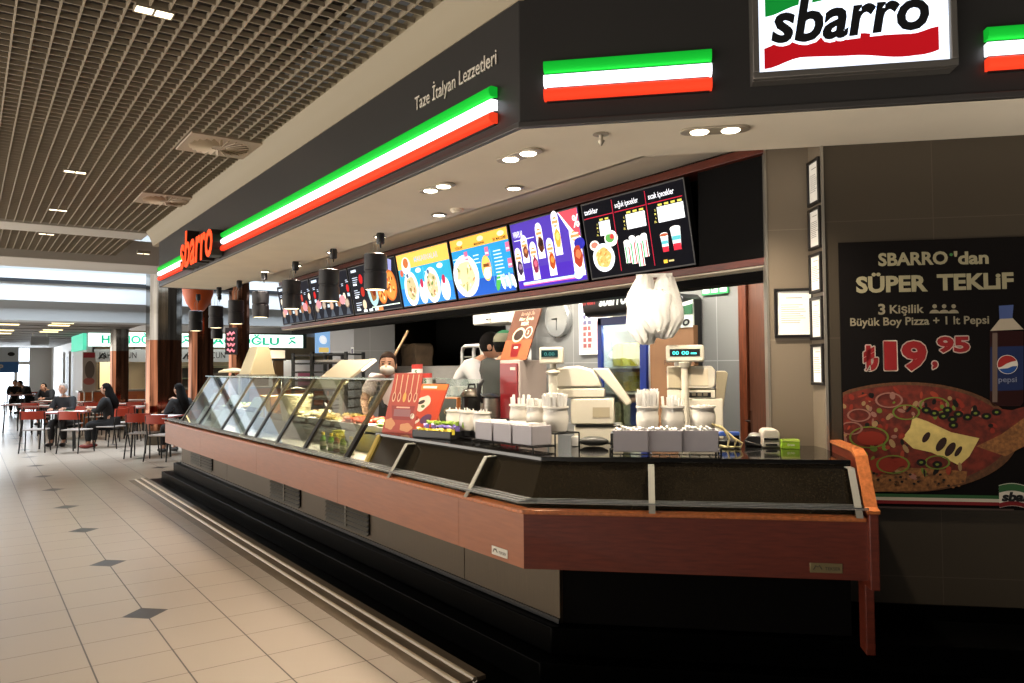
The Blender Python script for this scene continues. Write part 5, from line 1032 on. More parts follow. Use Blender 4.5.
for m, yy, offs in ((pw, Y_-.001, [(.9*math.cos(q*.785), .9*math.sin(q*.785)) for q in range(8)]), (pred, Y_-.0018, [(0, 0)])):
    for (ox, oy) in offs:
        s_ = 1.25; ox *= s_; oy *= s_
        for (tx_, l_, r_, yb_, h_) in (('₺', 863, 877.5, 369, 22), ('1', 883.5, 896, 368.5, 27), ('9', 901, 926, 368.5, 27), (',', 931, 936.5, 365, 16), ('95', 936, 968.5, 351.5, 14.5)): ptext(b, tx_, l_+ox, r_+ox, yb_+oy, h_, m, bold=.045, y=yy)
b.build('price', t, smooth=None)
# bottle
b = MB(); bl = lambda x, y, yy=Y_-.001: (lambda q: (q[0], yy, q[1]))(pl(x, y))
b.poly([bl(988.5, 331), bl(988.5, 402), bl(992, 406), bl(1019, 406), bl(1022, 402), bl(1022, 331)], mat('cola', '2a0d0c', .3)); b.poly([bl(989, 331, Y_-.0014), bl(1022, 329.5, Y_-.0014), bl(1011, 318, Y_-.0014), bl(999, 318.5, Y_-.0014)], mat('bottle neck pale', 'b3a58f', .4)); b.poly([bl(998, 319, Y_-.0016), bl(1011, 318.5, Y_-.0016), bl(1012, 305, Y_-.0016), bl(997.5, 306, Y_-.0016)], mat('cap blue', '4a5a8c', .4))
b.poly([bl(989, 347, Y_-.0014), bl(1022, 346, Y_-.0014), bl(1022, 390, Y_-.0014), bl(989, 391, Y_-.0014)], mat('label blue', '14244e', .5)); b.poly([bl(991, 333, Y_-.0017), bl(996, 333, Y_-.0017), bl(996, 402, Y_-.0017), bl(991, 402, Y_-.0017)], mat('bottle glint', '6c5a50', .4))
c = pl(1006, 364.5); rr_ = .046; b.disc(c, rr_*1.06, rr_*1.06, pw, Y_-.0018, 28)
cut1 = lambda a: (c[0]+rr_*math.cos(a), Y_-.0022, c[1]+rr_*math.sin(a)); lo_ = [(c[0]+rr_*(.95-1.75*u), Y_-.0022, c[1]+rr_*(.35-.85*u+.35*math.sin(u*6.28))) for u in [k/12 for k in range(13)]]
b.poly([cut1(R(25)+k*R(200-25)/14) for k in range(15)]+[(c[0]-rr_*.6, Y_-.0022, c[1]-rr_*.25), (c[0]-rr_*.1, Y_-.0022, c[1]+rr_*.1), (c[0]+rr_*.4, Y_-.0022, c[1]+rr_*.3)], mat('globe red', '9c2420', .5))
b.poly([cut1(R(210)+k*R(140)/14) for k in range(15)]+[(c[0]+rr_*.5, Y_-.0022, c[1]-rr_*.2), (c[0], Y_-.0022, c[1]-rr_*.42)], mat('globe blue', '1f4a8c', .5))
xl, z = pl(997, 382); b.text('pepsi', xl, z, .028, mat('pepsi letter', '7c8094', .5), w=.085, y=Y_-.0022, bold=.01); b.build('bottle_picture', t, smooth=None)
# pizza picture
b = MB(); rr = random.Random(12)
crust, cru2, top_, chz = mat('crust', '8a5a30', .6, noise=.45, nscale=60), mat('crust dark', '5c3a20', .6, noise=.4, nscale=60), mat('topping', '6a2416', .6, noise=.5, nscale=30), mat('cheese', 'd8bf72', .5, noise=.15, nscale=20)
X0P = x0+.004; X1P = x1-.004
def pclip(pts): return [(min(max(p[0], X0P), X1P), p[1], p[2]) for p in pts]
def ell(px, py, rx, ry, m, y, a0=0, a1=6.2832, n=36, rot=0):
    k = pl(px+1, py)[0]-pl(px, py)[0]; P = []
    for q in range(n): 
        a = a0+(a1-a0)*q/(n-1 if a1-a0 < 6.2 else n); X = rx*math.cos(a); Z = ry*math.sin(a); x, z = pl(px+X*math.cos(rot)-Z*math.sin(rot), py-X*math.sin(rot)-Z*math.cos(rot)); P.append((x, y, z))
    b.poly(pclip(P), m)
ell(905, 437, 112, 55, cru2, Y_-.0010, n=60); ell(905, 435, 104, 50, top_, Y_-.0014, n=60); 
b.poly(pclip([bl(850, 492, Y_-.0016), bl(842, 470, Y_-.0016), bl(870, 466, Y_-.0016), bl(930, 468, Y_-.0016), bl(966, 471, Y_-.0016), bl(964, 482, Y_-.0016), bl(930, 490, Y_-.0016)]), crust)
b.poly(pclip([bl(918, 416, Y_-.0018), bl(960, 404, Y_-.0018), bl(1010, 410, Y_-.0018), bl(1040, 402, Y_-.0018), bl(1040, 440, Y_-.0018), bl(1000, 455, Y_-.0018), bl(968, 448, Y_-.0018)]), top_)
b.poly(pclip([bl(975, 446, Y_-.002), bl(1000, 434, Y_-.002), bl(1040, 405, Y_-.002), bl(1040, 436, Y_-.002), bl(1004, 456, Y_-.002)]), crust)
b.poly([bl(912, 416, Y_-.0021), bl(926, 421, Y_-.0021), bl(950, 432, Y_-.0021), bl(978, 438, Y_-.0021), bl(968, 456, Y_-.0021), bl(958, 465, Y_-.0021), bl(948, 460, Y_-.0021), bl(930, 452, Y_-.0021), bl(912, 448, Y_-.0021), bl(901, 438, Y_-.0021), bl(909, 428, Y_-.0021)], chz)
hole = mat('cheese gap', '2c140c', .6)
for (px, py, w_, h_) in ((925, 437, 3, 6), (940, 444, 4, 8), (949, 449, 4, 8), (957, 451, 2.5, 6)): ell(px, py, w_, h_, hole, Y_-.0026, n=14, rot=-.6)
cols = [mat('pepper ring', '6a7a2a', .5), mat('onion ring', '9a6a5c', .5), mat('tomato', '8c2a18', .5), mat('olive', '14100c', .4), mat('sausage', '9a3a24', .5), mat('mushroom', 'a08058', .5)]
def ring_(px, py, r_, m, y, sq=.55):
    k = pl(px+1, py)[0]-pl(px, py)[0]; n = 20; P = []
    for q in range(n):
        a = 6.2832*q/n; P.append(pl(px+r_*math.cos(a), py-r_*sq*math.sin(a))); 
    for q in range(n):
        a = 6.2832*q/n; P.append(pl(px+(r_-2.1)*math.cos(a), py-(r_-2.1)*sq*math.sin(a)))
    v = pclip([(p[0], y, p[1]) for p in P]); b.add(v, [(q, (q+1) % n, n+(q+1) % n, n+q) for q in range(n)], m)
for k in range(230):
    a = rr.random()*6.28; q = math.sqrt(rr.random()); px, py = 900+96*q*math.cos(a), 434+44*q*math.sin(a)
    if px < 842 or (905 < px < 985 and 415 < py < 466): continue
    ell(px, py, rr.uniform(1.5, 5), rr.uniform(1, 3), rr.choice(cols), Y_-.0022-.000004*k, n=9, rot=rr.random()*3)
for (px, py, r_, m) in ((868, 437, 20, 0), (858, 415, 12, 1), (850, 428, 12, 1), (892, 464, 17, 0), (933, 405, 15, 0), (905, 412, 14, 0), (936, 462, 13, 0), (852, 455, 15, 0), (888, 400, 14, 1)): ring_(px, py, r_, cols[m], Y_-.0036)
for (px, py, r_) in ((870, 438, 14), (882, 465, 16), (897, 462, 9)): ell(px, py, r_, r_*.5, cols[2], Y_-.0033, n=20)
for (px, py) in ((933, 413), (942, 416), (951, 419), (946, 410), (957, 414), (952, 425), (925, 410), (966, 417), (974, 413), (920, 462), (936, 464), (985, 416), (995, 412)): ell(px, py, 5, 3.5, cols[3], Y_-.0038, n=12); ell(px, py, 2, 1.3, cols[0], Y_-.0041, n=8)
for k in range(60): px, py = rr.uniform(846, 962), rr.uniform(472, 487); ell(px, py, 1.6, 1.2, rr.choice([cru2, crust, cols[3]]), Y_-.0030, n=7)
b.build('pizza_picture', t, smooth=None)
b = MB(); zz = pl(930, 494)[1]
for k, (m, hh) in enumerate(((mat('strip green', '2c5a30', .5), .016), (mat('strip white', 'c9bfae', .5), .016), (mat('strip red', '7c1418', .5), .016))): b.rect(X0P, X1P, zz-.017*(k+1), zz-.017*k, m, Y_-.001-.0001*k)
b.rect(X0P+.1, X1P-.18, zz-.075, zz-.066, mat('small print', '4a3a34', .6), Y_-.001); b.build('stripe_band', t, smooth=None)
b = MB(); lx, lz = pl(998, 507); lw = X1P-lx-.01; lh = .10; n = 12
def wv(z, hh, m, y, xx0=0, xx1=1): b.add([p for k in range(n+1) for u in [xx0+(xx1-xx0)*k/n] for p in ((lx+lw*u, y, lz+z+.012*math.sin(u*6)), (lx+lw*u, y, lz+z+hh+.012*math.sin(u*6)))], [(2*k, 2*k+2, 2*k+3, 2*k+1) for k in range(n)], m)
wv(-.002, .115, pw, Y_-.0022); wv(.075, .035, mat('strip green', '2c5a30', .5), Y_-.0026); wv(0, .022, mat('strip red', '7c1418', .5), Y_-.0026); b.text('sbarro', lx+.01, lz+.035, .045, blk_txt, w=lw*.85, y=Y_-.0032, bold=.05, shear=.2); b.build('logo', t, smooth=None)
frm = mat('frame black', '120d0c', .4)
def framed(loc, rot, w, h, label, grp=None):
    t = thing('framed_paper', label, 'picture frame', loc, rot, grp); b = MB(); f = min(.016, w*.12)
    b.box(-w/2, w/2, -.018, 0, 0, f, frm); b.box(-w/2, w/2, -.018, 0, h-f, h, frm); b.box(-w/2, -w/2+f, -.018, 0, f, h-f, frm); b.box(w/2-f, w/2, -.018, 0, f, h-f, frm); b.build('frame', t, bevel=.002)
    b = MB(); b.box(-w/2+f, w/2-f, -.008, -.001, f, h-f, paper); pr = b.build('sheet', t, smooth=None); b = MB(); ink = mat('faint ink', '8f8a84', .8); rr = random.Random(int(h*9999))
    b.rect(-w*.2, w*.2, h*.80, h*.815, ink, -.0085)
    for k in range(9): b.rect(-w*.33, w*(.1+.2*rr.random()), h*(.3+.045*k), h*(.3+.045*k)+.003, ink, -.0085)
    b.build('print', pr, smooth=None); return t
q0, q1 = onsum(774.5, 338, SR), onsum(813.5, 289, SR); w = (q1-q0).dot(EV); z0 = q0.z; c = (q0+q1)/2
framed((c.x-.002, c.y-.002, z0), FRONT, w, onsum(774, 289, SR).z-z0, 'black framed white certificate facing us on the recessed wall beside the door')
mid = (Vector((PW.x, PW.y, 0))+Vector((RW.x, RW.y, 0)))/2; L = d.length
dn = Vector((-d.y, d.x, 0)).normalized()
for k, (ya, yb, lb) in enumerate(((204, 158, 'topmost black framed paper on the narrow return wall'), (249, 207, 'second framed paper from the top on the narrow return wall'), (293, 253, 'middle framed paper on the narrow return wall'), (340, 297, 'framed paper next to the certificate on the narrow return wall'), (385, 344, 'lowest black framed paper on the narrow return wall'))):
    v = ray(818, ya); s_ = ((mid-EYEP).dot(dn))/v.dot(dn); za = (EYEP+v*s_).z; v = ray(818, yb); zb = (EYEP+v*(((mid-EYEP).dot(dn))/v.dot(dn))).z
    m_ = mid+dn*.002; framed((m_.x, m_.y, za), RETA+math.pi, L*.78, zb-za, lb, 'framed papers down the return wall')
# ================================================================== food court beyond
# slab edge of the upper floor, its dark rail line, and what stands behind
beamw = mat('slab white', 'd5dbe0', .6); beamg = mat('slab grey', 'a7abad', .7)
YB_ = 19.0; zt0 = ony(70, 272, YB_).z; zm0 = ony(70, 302, YB_).z; zb0 = ony(70, 321, YB_).z
b = MB(); b.box(-6, 14, YB_, YB_+.5, zm0, zt0, beamw); b.box(-6, 14, YB_+.12, YB_+.9, zb0, zm0, beamg); b.box(-6, 14, YB_-.03, YB_, ony(70, 284.5, YB_).z, ony(70, 280.8, YB_).z, mat('rail line', '23262a', .5)); struct(b.build('trim_6', smooth=None))
b = MB(); b.box(-6, 14, YB_+2.2, YB_+2.4, zt0-.4, zt0+3.2, beamg); struct(b.build('wall_upper', smooth=None))
# lower ceiling of the corridor
zc2 = zb0+.06
cor = mat('corridor ceiling', '6a655e', .7); b = MB(); b.box(-6, 3.6, YB_+.9, 44, zc2, zc2+.06, cor)
for k in range(14): b.box(-6, 3.6, YB_+1.5+k*1.7, YB_+1.55+k*1.7, zc2-.01, zc2, void)
b.box(3.6, 16, YB_+.9, 30, zc2+.35, zc2+.4, beamg); struct(b.build('ceiling_corridor', smooth=None))
lc = None
for k, (px, py) in enumerate(((7, 320), (8, 324), (4, 330), (2, 333), (63, 322.5), (59, 325), (53, 329.5), (49, 331.5))):
    q = onz(px, py, zc2-.005); lb = ('corridor ceiling lamp of the left file, %s from us' if k < 4 else 'corridor ceiling lamp of the right file, %s from us') % ('first', 'second', 'third', 'fourth')[k % 4]
    if lc is None: lc = thing('corridor_lamp', lb, 'ceiling light', q, 0, 'corridor ceiling lamps'); b = MB(); b.box(-.22, .22, -.12, .12, -.02, .02, emis('corridor lamp', 'ffe9b0', 2.6)); b.build('lamp_glow', lc); b = MB(); b.box(-.25, .25, -.15, .15, -.008, .0, trimc); b.build('housing', lc)
    else: dup(lc, q, 0, lb)
# corridor right wall with niches, far bright exit
cw = mat('corridor wall', 'b4b2ae', .6); b = MB(); X_ = 3.4
b.box(X_, X_+.2, 29.6, 44, 0, zc2, cw)
for y in (31, 33.2, 35.4, 37.6): b.box(X_-.01, X_, y, y+1.2, 0, 2.2, mat('niche dark', '4c4a48', .6)); b.box(X_-.06, X_+.01, y-.15, y, 0, 2.4, cw)
struct(b.build('wall_corridor', smooth=None))
w1 = thing('window_1', None, None); b = MB(); b.box(-6, 3.4, 44.0, 44.1, 0, 3.4, emis('daylight through exit', 'e6f2ff', 2.0)); b.build('window_pane', w1); b = MB()
for x in (-4, -2.6, -1.2, .25, 1.95, 3.3): b.box(x-.06, x+.06, 43.9, 44.0, 0, 3.4, cw)
b.box(-6, 3.4, 43.9, 44, 1.95, 2.1, cw); b.box(2.5, 3.4, 43.8, 44, 0, 3.4, cw); b.build('window_frame', w1); w1['kind'] = 'structure'
q = onz(40, 333, zc2); t = thing('hanging_sign', 'grey hanging sign board under the corridor ceiling', 'sign', (q.x, q.y, zc2-.42), 0); b = MB(); b.box(-.24, .24, -.04, .04, .06, .30, mat('sign grey blue', '8a9098', .5)); b.build('board', t); 
for s in (-.18, .18): b = MB(); b.cyl((s, 0, .30), (s, 0, .42), .01, steel); b.build('hanger', t)
q = ony(8, 361, 36); t = thing('blue_sign', 'pale and blue parking style sign far down the corridor', 'sign', (q.x, q.y, q.z-.35), 0); b = MB(); b.box(-.5, .35, -.05, .05, -.1, .32, mat('blue band', '3d74b8', .5)); b.box(-.5, .35, -.06, .05, .32, .9, mat('pale band', 'c8d2da', .5)); b.build('board', t); b = MB(); b.text('P', -.3, 0, .22, pw, y=-.055, bold=.03); b.disc((.1, .62), .12, .08, black, -.065); b.build('print', t, smooth=None)
# the shop front with the green and white lit signs
YS = 26.0
zs1, zs0 = ony(200, 333.5, YS).z, ony(200, 347, YS).z
shopw = mat('shop grey', 'a9a7a6', .6); b = MB(); xs0 = ony(88, 340, YS).x; b.box(xs0, 15, YS+.2, YS+.3, zs1-.05, zc2+1.2, shopw)
b.box(xs0-.0, 15, YS+3.6, YS+3.7, 0, 3.4, mat('shop inner wall', 'b7a88c', .6)); b.box(xs0, 15, YS+.3, YS+3.6, 2.95, 3.0, shopw); b.box(xs0, xs0+.15, YS+.3, YS+3.6, 0, 3, shopw); struct(b.build('wall_shop', smooth=None))
sE = emis('shop sign white', 'e4fdf6', 1.3); sG = emis('shop sign green', '1fae86', .75)
def shop_sign(pa, pb, label, parts):
    a, c_ = ony(pa, 340, YS), ony(pb, 340, YS); t = thing('shop_sign', label, 'sign', (a.x, YS, zs0), 0, 'lit shop signs beyond the tables'); W_ = c_.x-a.x; H_ = zs1-zs0
    b = MB(); b.box(0, W_, 0, .19, 0, H_, sE); b.build('lit_box', t); b = MB(); b.box(-.03, W_+.03, .0, .2, H_, H_+.05, steel_d); b.box(W_, W_+.12, -.02, .2, -.02, H_+.05, mat('sign end dark', '1f3a38', .5)); b.build('frame', t); b = MB()
    for s_, pxl, pxr in parts: b.text(s_, ony(pxl, 340, YS).x-a.x, H_*.22, H_*.56, sG, w=ony(pxr, 340, YS).x-ony(pxl, 340, YS).x, y=-.01, bold=.03)
    return t, b, a.x, H_
t, b, ax, H_ = shop_sign(89, 166, 'lit white sign with green letters behind the two mirrored pillars', [('HACIOĞLU', 101.5, 164)]); b.build('lettering', t, smooth=None)
t, b, ax, H_ = shop_sign(173, 303, 'long lit white sign with green letters seen under the hanging lamps', [('HACIOĞLU', 202, 279)])
b.build('lettering', t, smooth=None)
for px in (186, 292): b = MB(); x = ony(px, 340, YS).x-ax; b.tube([(x-.12, -.01, H_*.3), (x, -.01, H_*.5), (x-.08, -.01, H_*.72), (x+.1, -.01, H_*.8)], .028, sG, 6); b.tube([(x-.02, -.01, H_*.55), (x+.12, -.01, H_*.35)], .028, sG, 6); b.build('emblem', t, smooth=None)
a = ony(78, 340, YS); t = thing('side_sign', 'green lit side face of the shop sign turned to the corridor', 'sign', (xs0-.05, YS+.1, zs0-.1), 0); b = MB(); b.box(-.06, .04, .15, 3.2, 0, zs1-zs0+.15, emis('side green', '58c8a8', .7)); b.build('lit_face', t); b = MB(); b.box(-.08, -.05, .1, 3.25, zs1-zs0+.15, zs1-zs0+.2, steel_d); b.build('frame', t)
for pa, pb, tx0, tx1, lb in ((95, 150, 100, 137, 'grey fascia board lettered in black under the sign behind the pillars'), (180, 262, 188, 226, 'grey fascia board lettered in black under the long lit sign')):
    A, B = ony(pa, 355, YS), ony(pb, 355, YS); zt_, zb_ = ony(pa, 349, YS).z, ony(pa, 362, YS).z; t = thing('fascia_board', lb, 'sign', (A.x, YS+.1, zb_), 0, 'grey shop boards'); b = MB(); b.box(0, B.x-A.x, 0, .06, 0, zt_-zb_, mat('board grey', 'c4c9ca', .5)); b.build('board', t); b = MB(); b.text('LAHMACUN', ony(tx0, 355, YS).x-A.x, (zt_-zb_)*.3, (zt_-zb_)*.5, blk_txt, w=ony(tx1, 355, YS).x-ony(tx0, 355, YS).x, y=-.005); b.tube([(.12, -.01, .1), (.22, -.01, .25), (.3, -.01, .15), (.24, -.01, .1)], .03, blk_txt, 5); b.build('lettering', t, smooth=None)
# shop interior: counter, light boxes, dim shelves, fridge, wall lamp
oc = mat('orange counter', 'b5622c', .5); A, B = ony(80, 395, YS-.6), ony(152, 395, YS-.6); zt_ = ony(100, 392, YS-.6).z
t = thing('shop_counter', 'orange fronted shop counter behind the tables', 'counter', (A.x, YS-.6, 0), 0); b = MB(); b.box(0, 11, 0, .6, 0, zt_, oc); b.build('front', t); b = MB(); b.box(-.05, 11.05, -.05, .65, zt_, zt_+.05, steel); b.build('top', t)
for k in range(7): b = MB(); b.box(.2+k*1.5, 1.5+k*1.5, -.012, 0, .1, zt_-.1, mat('counter panel', 'a5562a', .5)); b.build('panel', t)
for (pa, pb, ya, yb, c, lb, nm) in ((100, 118, 352, 388, 'd8c898', 'cream lit menu panel behind the first pillar', 'light_box'), (190, 203, 357, 363, 'f4f4ec', 'small white lit panel over the shop kitchen', 'light_box'), (135, 141, 349, 356, 'e8e4d8', 'tiny pale panel between the two mirrored pillars', 'light_box'), (252, 285, 350, 378, 'd9cbb0', 'cream wall panel inside the shop right of the large hood', 'light_box')):
    A, B = ony(pa, 355, YS+2.5), ony(pb, 355, YS+2.5); zt_, zb_ = ony(pa, ya, YS+2.5).z, ony(pa, yb, YS+2.5).z; t = thing(nm, lb, 'panel', (A.x, YS+2.5, zb_), 0, 'lit panels inside the shop'); b = MB(); b.box(0, B.x-A.x, 0, .08, 0, zt_-zb_, emis('panel '+c, c, .75)); b.build('panel_face', t); b = MB(); b.box(-.04, B.x-A.x+.04, .02, .1, -.04, zt_-zb_+.04, steel_d); b.build('frame', t)
dk = mat('shop dark', '3a3530', .7); bx0, bx1 = ony(150, 375, YS+3).x, ony(230, 375, YS+3).x; zt_, zb_ = ony(180, 368, YS+3).z, ony(180, 384, YS+3).z
t = thing('back_shelf', 'dark shelf unit at the back of the shop', 'shelf', (bx0, YS+3, 0), 0); b = MB(); b.box(0, bx1-bx0, 0, .5, 0, zt_, dk); b.build('carcass', t)
for k in range(4): b = MB(); b.box(.1, bx1-bx0-.1, -.2, 0, .5+k*.4, .53+k*.4, mat('shelf green', '4a5a44', .6)); b.build('shelf', t)
A = ony(278, 372, YS+1); t = thing('wall_lantern', 'slim wall lantern in the shop right of the large hood', 'lamp', (A.x, YS+1, A.z-.5), 0); b = MB(); b.box(-.15, .15, -.15, .1, 0, .9, mat('lantern brown', '7a5a3c', .5)); b.build('body', t); b = MB(); b.box(-.22, .22, -.2, .1, .9, .98, dk); b.build('cap', t)
A = ony(290, 378, YS+2); t = thing('white_cabinet', 'bright white cabinet with a pink bag, left of the tray racks', 'cabinet', (A.x-.6, YS+2, 0), 0); zt_ = ony(290, 360, YS+2).z; b = MB(); b.box(0, 2.4, 0, .6, 0, zt_, mat('cabinet white', 'dfe6ee', .4)); b.build('body', t); b = MB(); b.box(.9, 1.5, -.05, 0, zt_*.45, zt_*.75, mat('pink', 'b86a8c', .5)); b.build('door_panel', t)
A = ony(322, 345, YS); t = thing('picture_sign', 'blue and yellow lit picture panel beside the grey pillar', 'sign', (ony(316, 345, YS).x, YS, ony(322, 353, YS).z), 0); W_ = ony(330, 345, YS).x-ony(316, 345, YS).x; H_ = ony(322, 331, YS).z-ony(322, 353, YS).z; b = MB(); b.box(0, W_, 0, .1, 0, H_, emis('panel blue', '8ab4e0', .8)); b.build('panel_face', t); b = MB(); b.rect(.1, W_-.05, .02, H_*.25, emis('panel yellow', 'e0c070', .8), -.01); b.disc((W_*.5, H_*.6), W_*.25, H_*.2, emis('panel white', 'f0f4f8', .8), -.01, rot=.5); b.build('print', t, smooth=None)
# standing poster by the shop corner
A, B = ony(82.5, 370, 24.5), ony(95.5, 370, 24.5); zt_, zb_ = ony(88, 352, 24.5).z, ony(88, 392, 24.5).z; t = thing('standing_poster', 'tall pale poster with a red heading at the shop corner', 'poster', (A.x, 24.5, 0), 0); W_ = B.x-A.x; b = MB(); b.box(0, W_, 0, .05, zb_, zt_, mat('poster pale', 'b9aea6', .6)); b.build('board', t); b = MB(); b.rect(.02, W_-.02, zt_-.16, zt_-.02, mat('poster heading red', 'a83038', .5), -.004); b.disc((W_*.55, zt_-.5), .12, .25, mat('poster figure', '6a6058', .6), -.004); b.disc((W_*.5, zb_+.3), .14, .1, mat('poster pinkish', 'b86a62', .6), -.004); b.build('print', t, smooth=None)
for s in (.06, W_-.06): b = MB(); b.cyl((s, .02, 0), (s, .02, zb_), .02, steel); b.build('leg', t)
# mirrored pillars
mirror = mat('pillar mirror', '97948f', .1, metal=1, noise=.5, nscale=2.5, stretch=(5, 5, .2)); brown = mat('pillar bronze mirror', '7a503c', .1, metal=1, noise=.75, nscale=2.5, stretch=(5, 5, .25))  # vertical streaks in the colour stand in for reflections
def pillar(px, wpx, zmid, D, ztop, label, up=mirror):
    q = atd(px, 371, D); r_ = wpx*D/770/2; t = thing('mirrored_pillar', label, 'pillar', (q.x, q.y, 0), 0, 'mirrored pillars in the food court'); 
    b = MB(); b.lathe([(r_, 0), (r_, zmid)], brown, seg=12); b.build('lower_cladding', t, smooth=20); b = MB(); b.lathe([(r_, zmid), (r_, ztop)], up, seg=12); b.build('upper_cladding', t, smooth=20); b = MB(); b.lathe([(r_+.01, .0), (r_+.01, .3), (r_, .305)], steel_d, seg=24); b.build('guard_band', t); return t, r_, D
zh = 1.6+31*15/770
pillar(164, 34, 2.26, 16.9, 4.2, 'widest mirrored pillar at the far left end of the fascia'); pillar(119.5, 17, 2.14, 21, zb0+.05, 'slim mirrored pillar left of the widest one', )
pillar(201, 24, 3.2, 18.3, 4.0, 'bronze mirrored pillar behind the farthest hanging lamps', brown); t, r_, D = pillar(239, 20, 3.2, 17.5, 4.0, 'bronze mirrored pillar carrying a pink sign', brown)
q = atd(231, 341, 17.1); t = thing('script_sign', 'tall pink script sign on a bronze pillar', 'sign', (q.x, q.y, q.z-.25), FACE); b = MB(); b.box(-.13, .13, 0, .05, -.05, .55, mat('sign dark', '201214', .5)); b.build('panel', t); b = MB(); pk = emis('script pink', 'e0828a', .8)
for k in range(4): b.tube([(-.08+.05*math.sin(q_*.9+k), -.01, .02+k*.125+.025*math.sin(q_*1.7)) if False else (-.08+.16*q_/8, -.01, .04+k*.125+.035*math.sin(q_*1.6+k)) for q_ in range(9)], .018, pk, 5)
b.build('script', t)
q = atd(198, 300, 13.5); b = MB(); b.lathe([(0, -.36), (.10, -.34), (.19, -.22), (.25, -.05), (.27, .1), (.24, .12), (.0, .13)], mat('orange dome', 'c8581e', .4), seg=28); b.cyl((0, 0, .12), (0, 0, .8), .012, black); o = b.build('orange_dome'); place(o, (q.x, q.y, q.z+.15)); tag(o, 'orange dome lamp hanging beyond the farthest black lamp', 'lamp')
# ------------------------------------------------------------------ tables and chairs
ttop = mat('table laminate', 'ece4e4', .35, noise=.08, nscale=3); tred = mat('table red edge', 'a33b36', .4); sred = mat('chair red', 'b23a24', .4); sgrey = mat('chair seat', 'a39a94', .4)
tab = None
def table(x, y, rz, label, w=.8, dd=.8):
    global tab
    if tab is None:
        tab = thing('dining_table', label, 'table', (x, y, 0), rz, 'food court tables'); b = MB(); b.box(-w/2+.012, w/2-.012, -dd/2+.012, dd/2-.012, .72, .75, ttop); b.build('table_top', tab, bevel=.006)
        b = MB(); b.box(-w/2, w/2, -dd/2, -dd/2+.012, .726, .75, tred); b.box(-w/2, w/2, dd/2-.012, dd/2, .726, .75, tred); b.box(-w/2, -w/2+.012, -dd/2, dd/2, .726, .75, tred); b.box(w/2-.012, w/2, -dd/2, dd/2, .726, .75, tred); b.build('red_edge', tab)
        for sx in (-1, 1):
            for sy in (-1, 1): b = MB(); b.tube([(sx*(w/2-.08), sy*(dd/2-.08), .715), (sx*(w/2-.05), sy*(dd/2-.05), 0)], .018, blackm, 8); b.build('leg', tab)
    else: dup(tab, (x, y, 0), rz, label)
chr_ = None
def chair(x, y, rz, label):      # faces local +y
    global chr_
    if chr_ is None:
        chr_ = thing('dining_chair', label, 'chair', (x, y, 0), rz, 'food court chairs'); b = MB(); b.prism([(-.2, -.2), (.2, -.2), (.22, .2), (-.22, .2)], 'z', .435, .46, sgrey); b.build('seat', chr_, bevel=.01)
        b = MB(); n = 8; v = []
        for k in range(n+1):
            u = k/n*2-1
            for (yy, zz) in ((-.235-.035*(1-u*u), .66), (-.25-.035*(1-u*u), .82), (-.235-.035*(1-u*u)+.018, .82), (-.22-.035*(1-u*u)+.018, .66)): v.append((u*.22, yy, zz))
        b.add(v, [(4*k+i, 4*k+4+i, 4*k+4+(i+1) % 4, 4*k+(i+1) % 4) for k in range(n) for i in range(4)]+[(0, 1, 2, 3), (4*n+3, 4*n+2, 4*n+1, 4*n)], sred); b.build('backrest', chr_)
        for s in (-1, 1):
            b = MB(); b.tube([(s*.2, -.25, .80), (s*.2, -.2, .45), (s*.225, -.27, 0)], .013, blackm, 7); b.build('leg', chr_); b = MB(); b.tube([(s*.2, .17, .44), (s*.225, .23, 0)], .013, blackm, 7); b.build('leg', chr_)
    else: dup(chr_, (x, y, 0), rz, label)
def gp(px, D): q = atd(px, 371, D); return (q.x, q.y)
for px, D, rz, lb in ((66, 16.3, .1, 'table with papers where the grey haired person sits'), (25, 20.5, .1, 'red edged table at the far left with nothing in front of it'), (45, 19.3, 0, 'red edged table left of the grey haired person, behind an empty chair'), (52, 22.5, .1, 'table where the bent over dark haired person sits'), (100, 20.3, .15, 'red edged table behind the long haired seated person'), (128, 18.2, .1, 'red edged table before the slim mirrored pillar'), (135, 22.5, .1, 'farthest table before the orange shop counter'), (158, 14.6, .1, 'table beside the counter end, before the widest pillar'), (150, 20.3, 0, 'table partly behind the widest pillar'), (88, 18.3, .05, 'red edged table right behind the grey haired person'), (118, 20.1, .1, 'red edged table just behind the slim mirrored pillar'), (75, 21.4, 0, 'far red edged table between the two dark haired seated people'), (146, 18.6, .05, 'red edged table at the foot of the widest pillar'), (22, 29, 0, 'dark far table by the bright exit where two people sit')):
    x, y = gp(px, D); table(x, y, FACE+rz, lb)
for px, D, rz, lb in ((36, 15.4, FACE+.35, 'empty red backed chair at the left front, seen from behind'), (77, 15.25, FACE-.1, 'empty red backed chair in front of the grey haired person'), (70, 16.95, FACE+math.pi, 'chair under the grey haired person'), (112, 16.1, FACE+1.45, 'chair under the long haired person'), (143, 14.3, FACE+.1, 'empty red backed chair in front of the widest pillar'), (165, 13.8, FACE-.2, 'empty chair nearest the end of the serving counter'), (128, 17.3, FACE+.2, 'empty chair behind the long haired person, left of the widest pillar'), (184, 15.0, FACE+math.pi*.5, 'chair under the person beyond the counter end'), (36, 19.4, FACE, 'far chair tucked at the table left of the grey haired person'), (50, 23.3, FACE+math.pi, 'chair under the bent over person'), (96, 19.4, FACE+.2, 'far chair tucked behind the long haired person'), (103, 21.2, FACE+math.pi, 'far chair facing us before the orange counter'), (140, 19.3, FACE, 'far chair by the table partly behind the widest pillar'), (13, 29.6, FACE+math.pi, 'far left chair by the bright exit'), (31, 29.6, FACE+math.pi, 'far right chair by the bright exit')):
    x, y = gp(px, D); chair(x, y, rz, lb)
tt = atd(66, 371, 16.3)
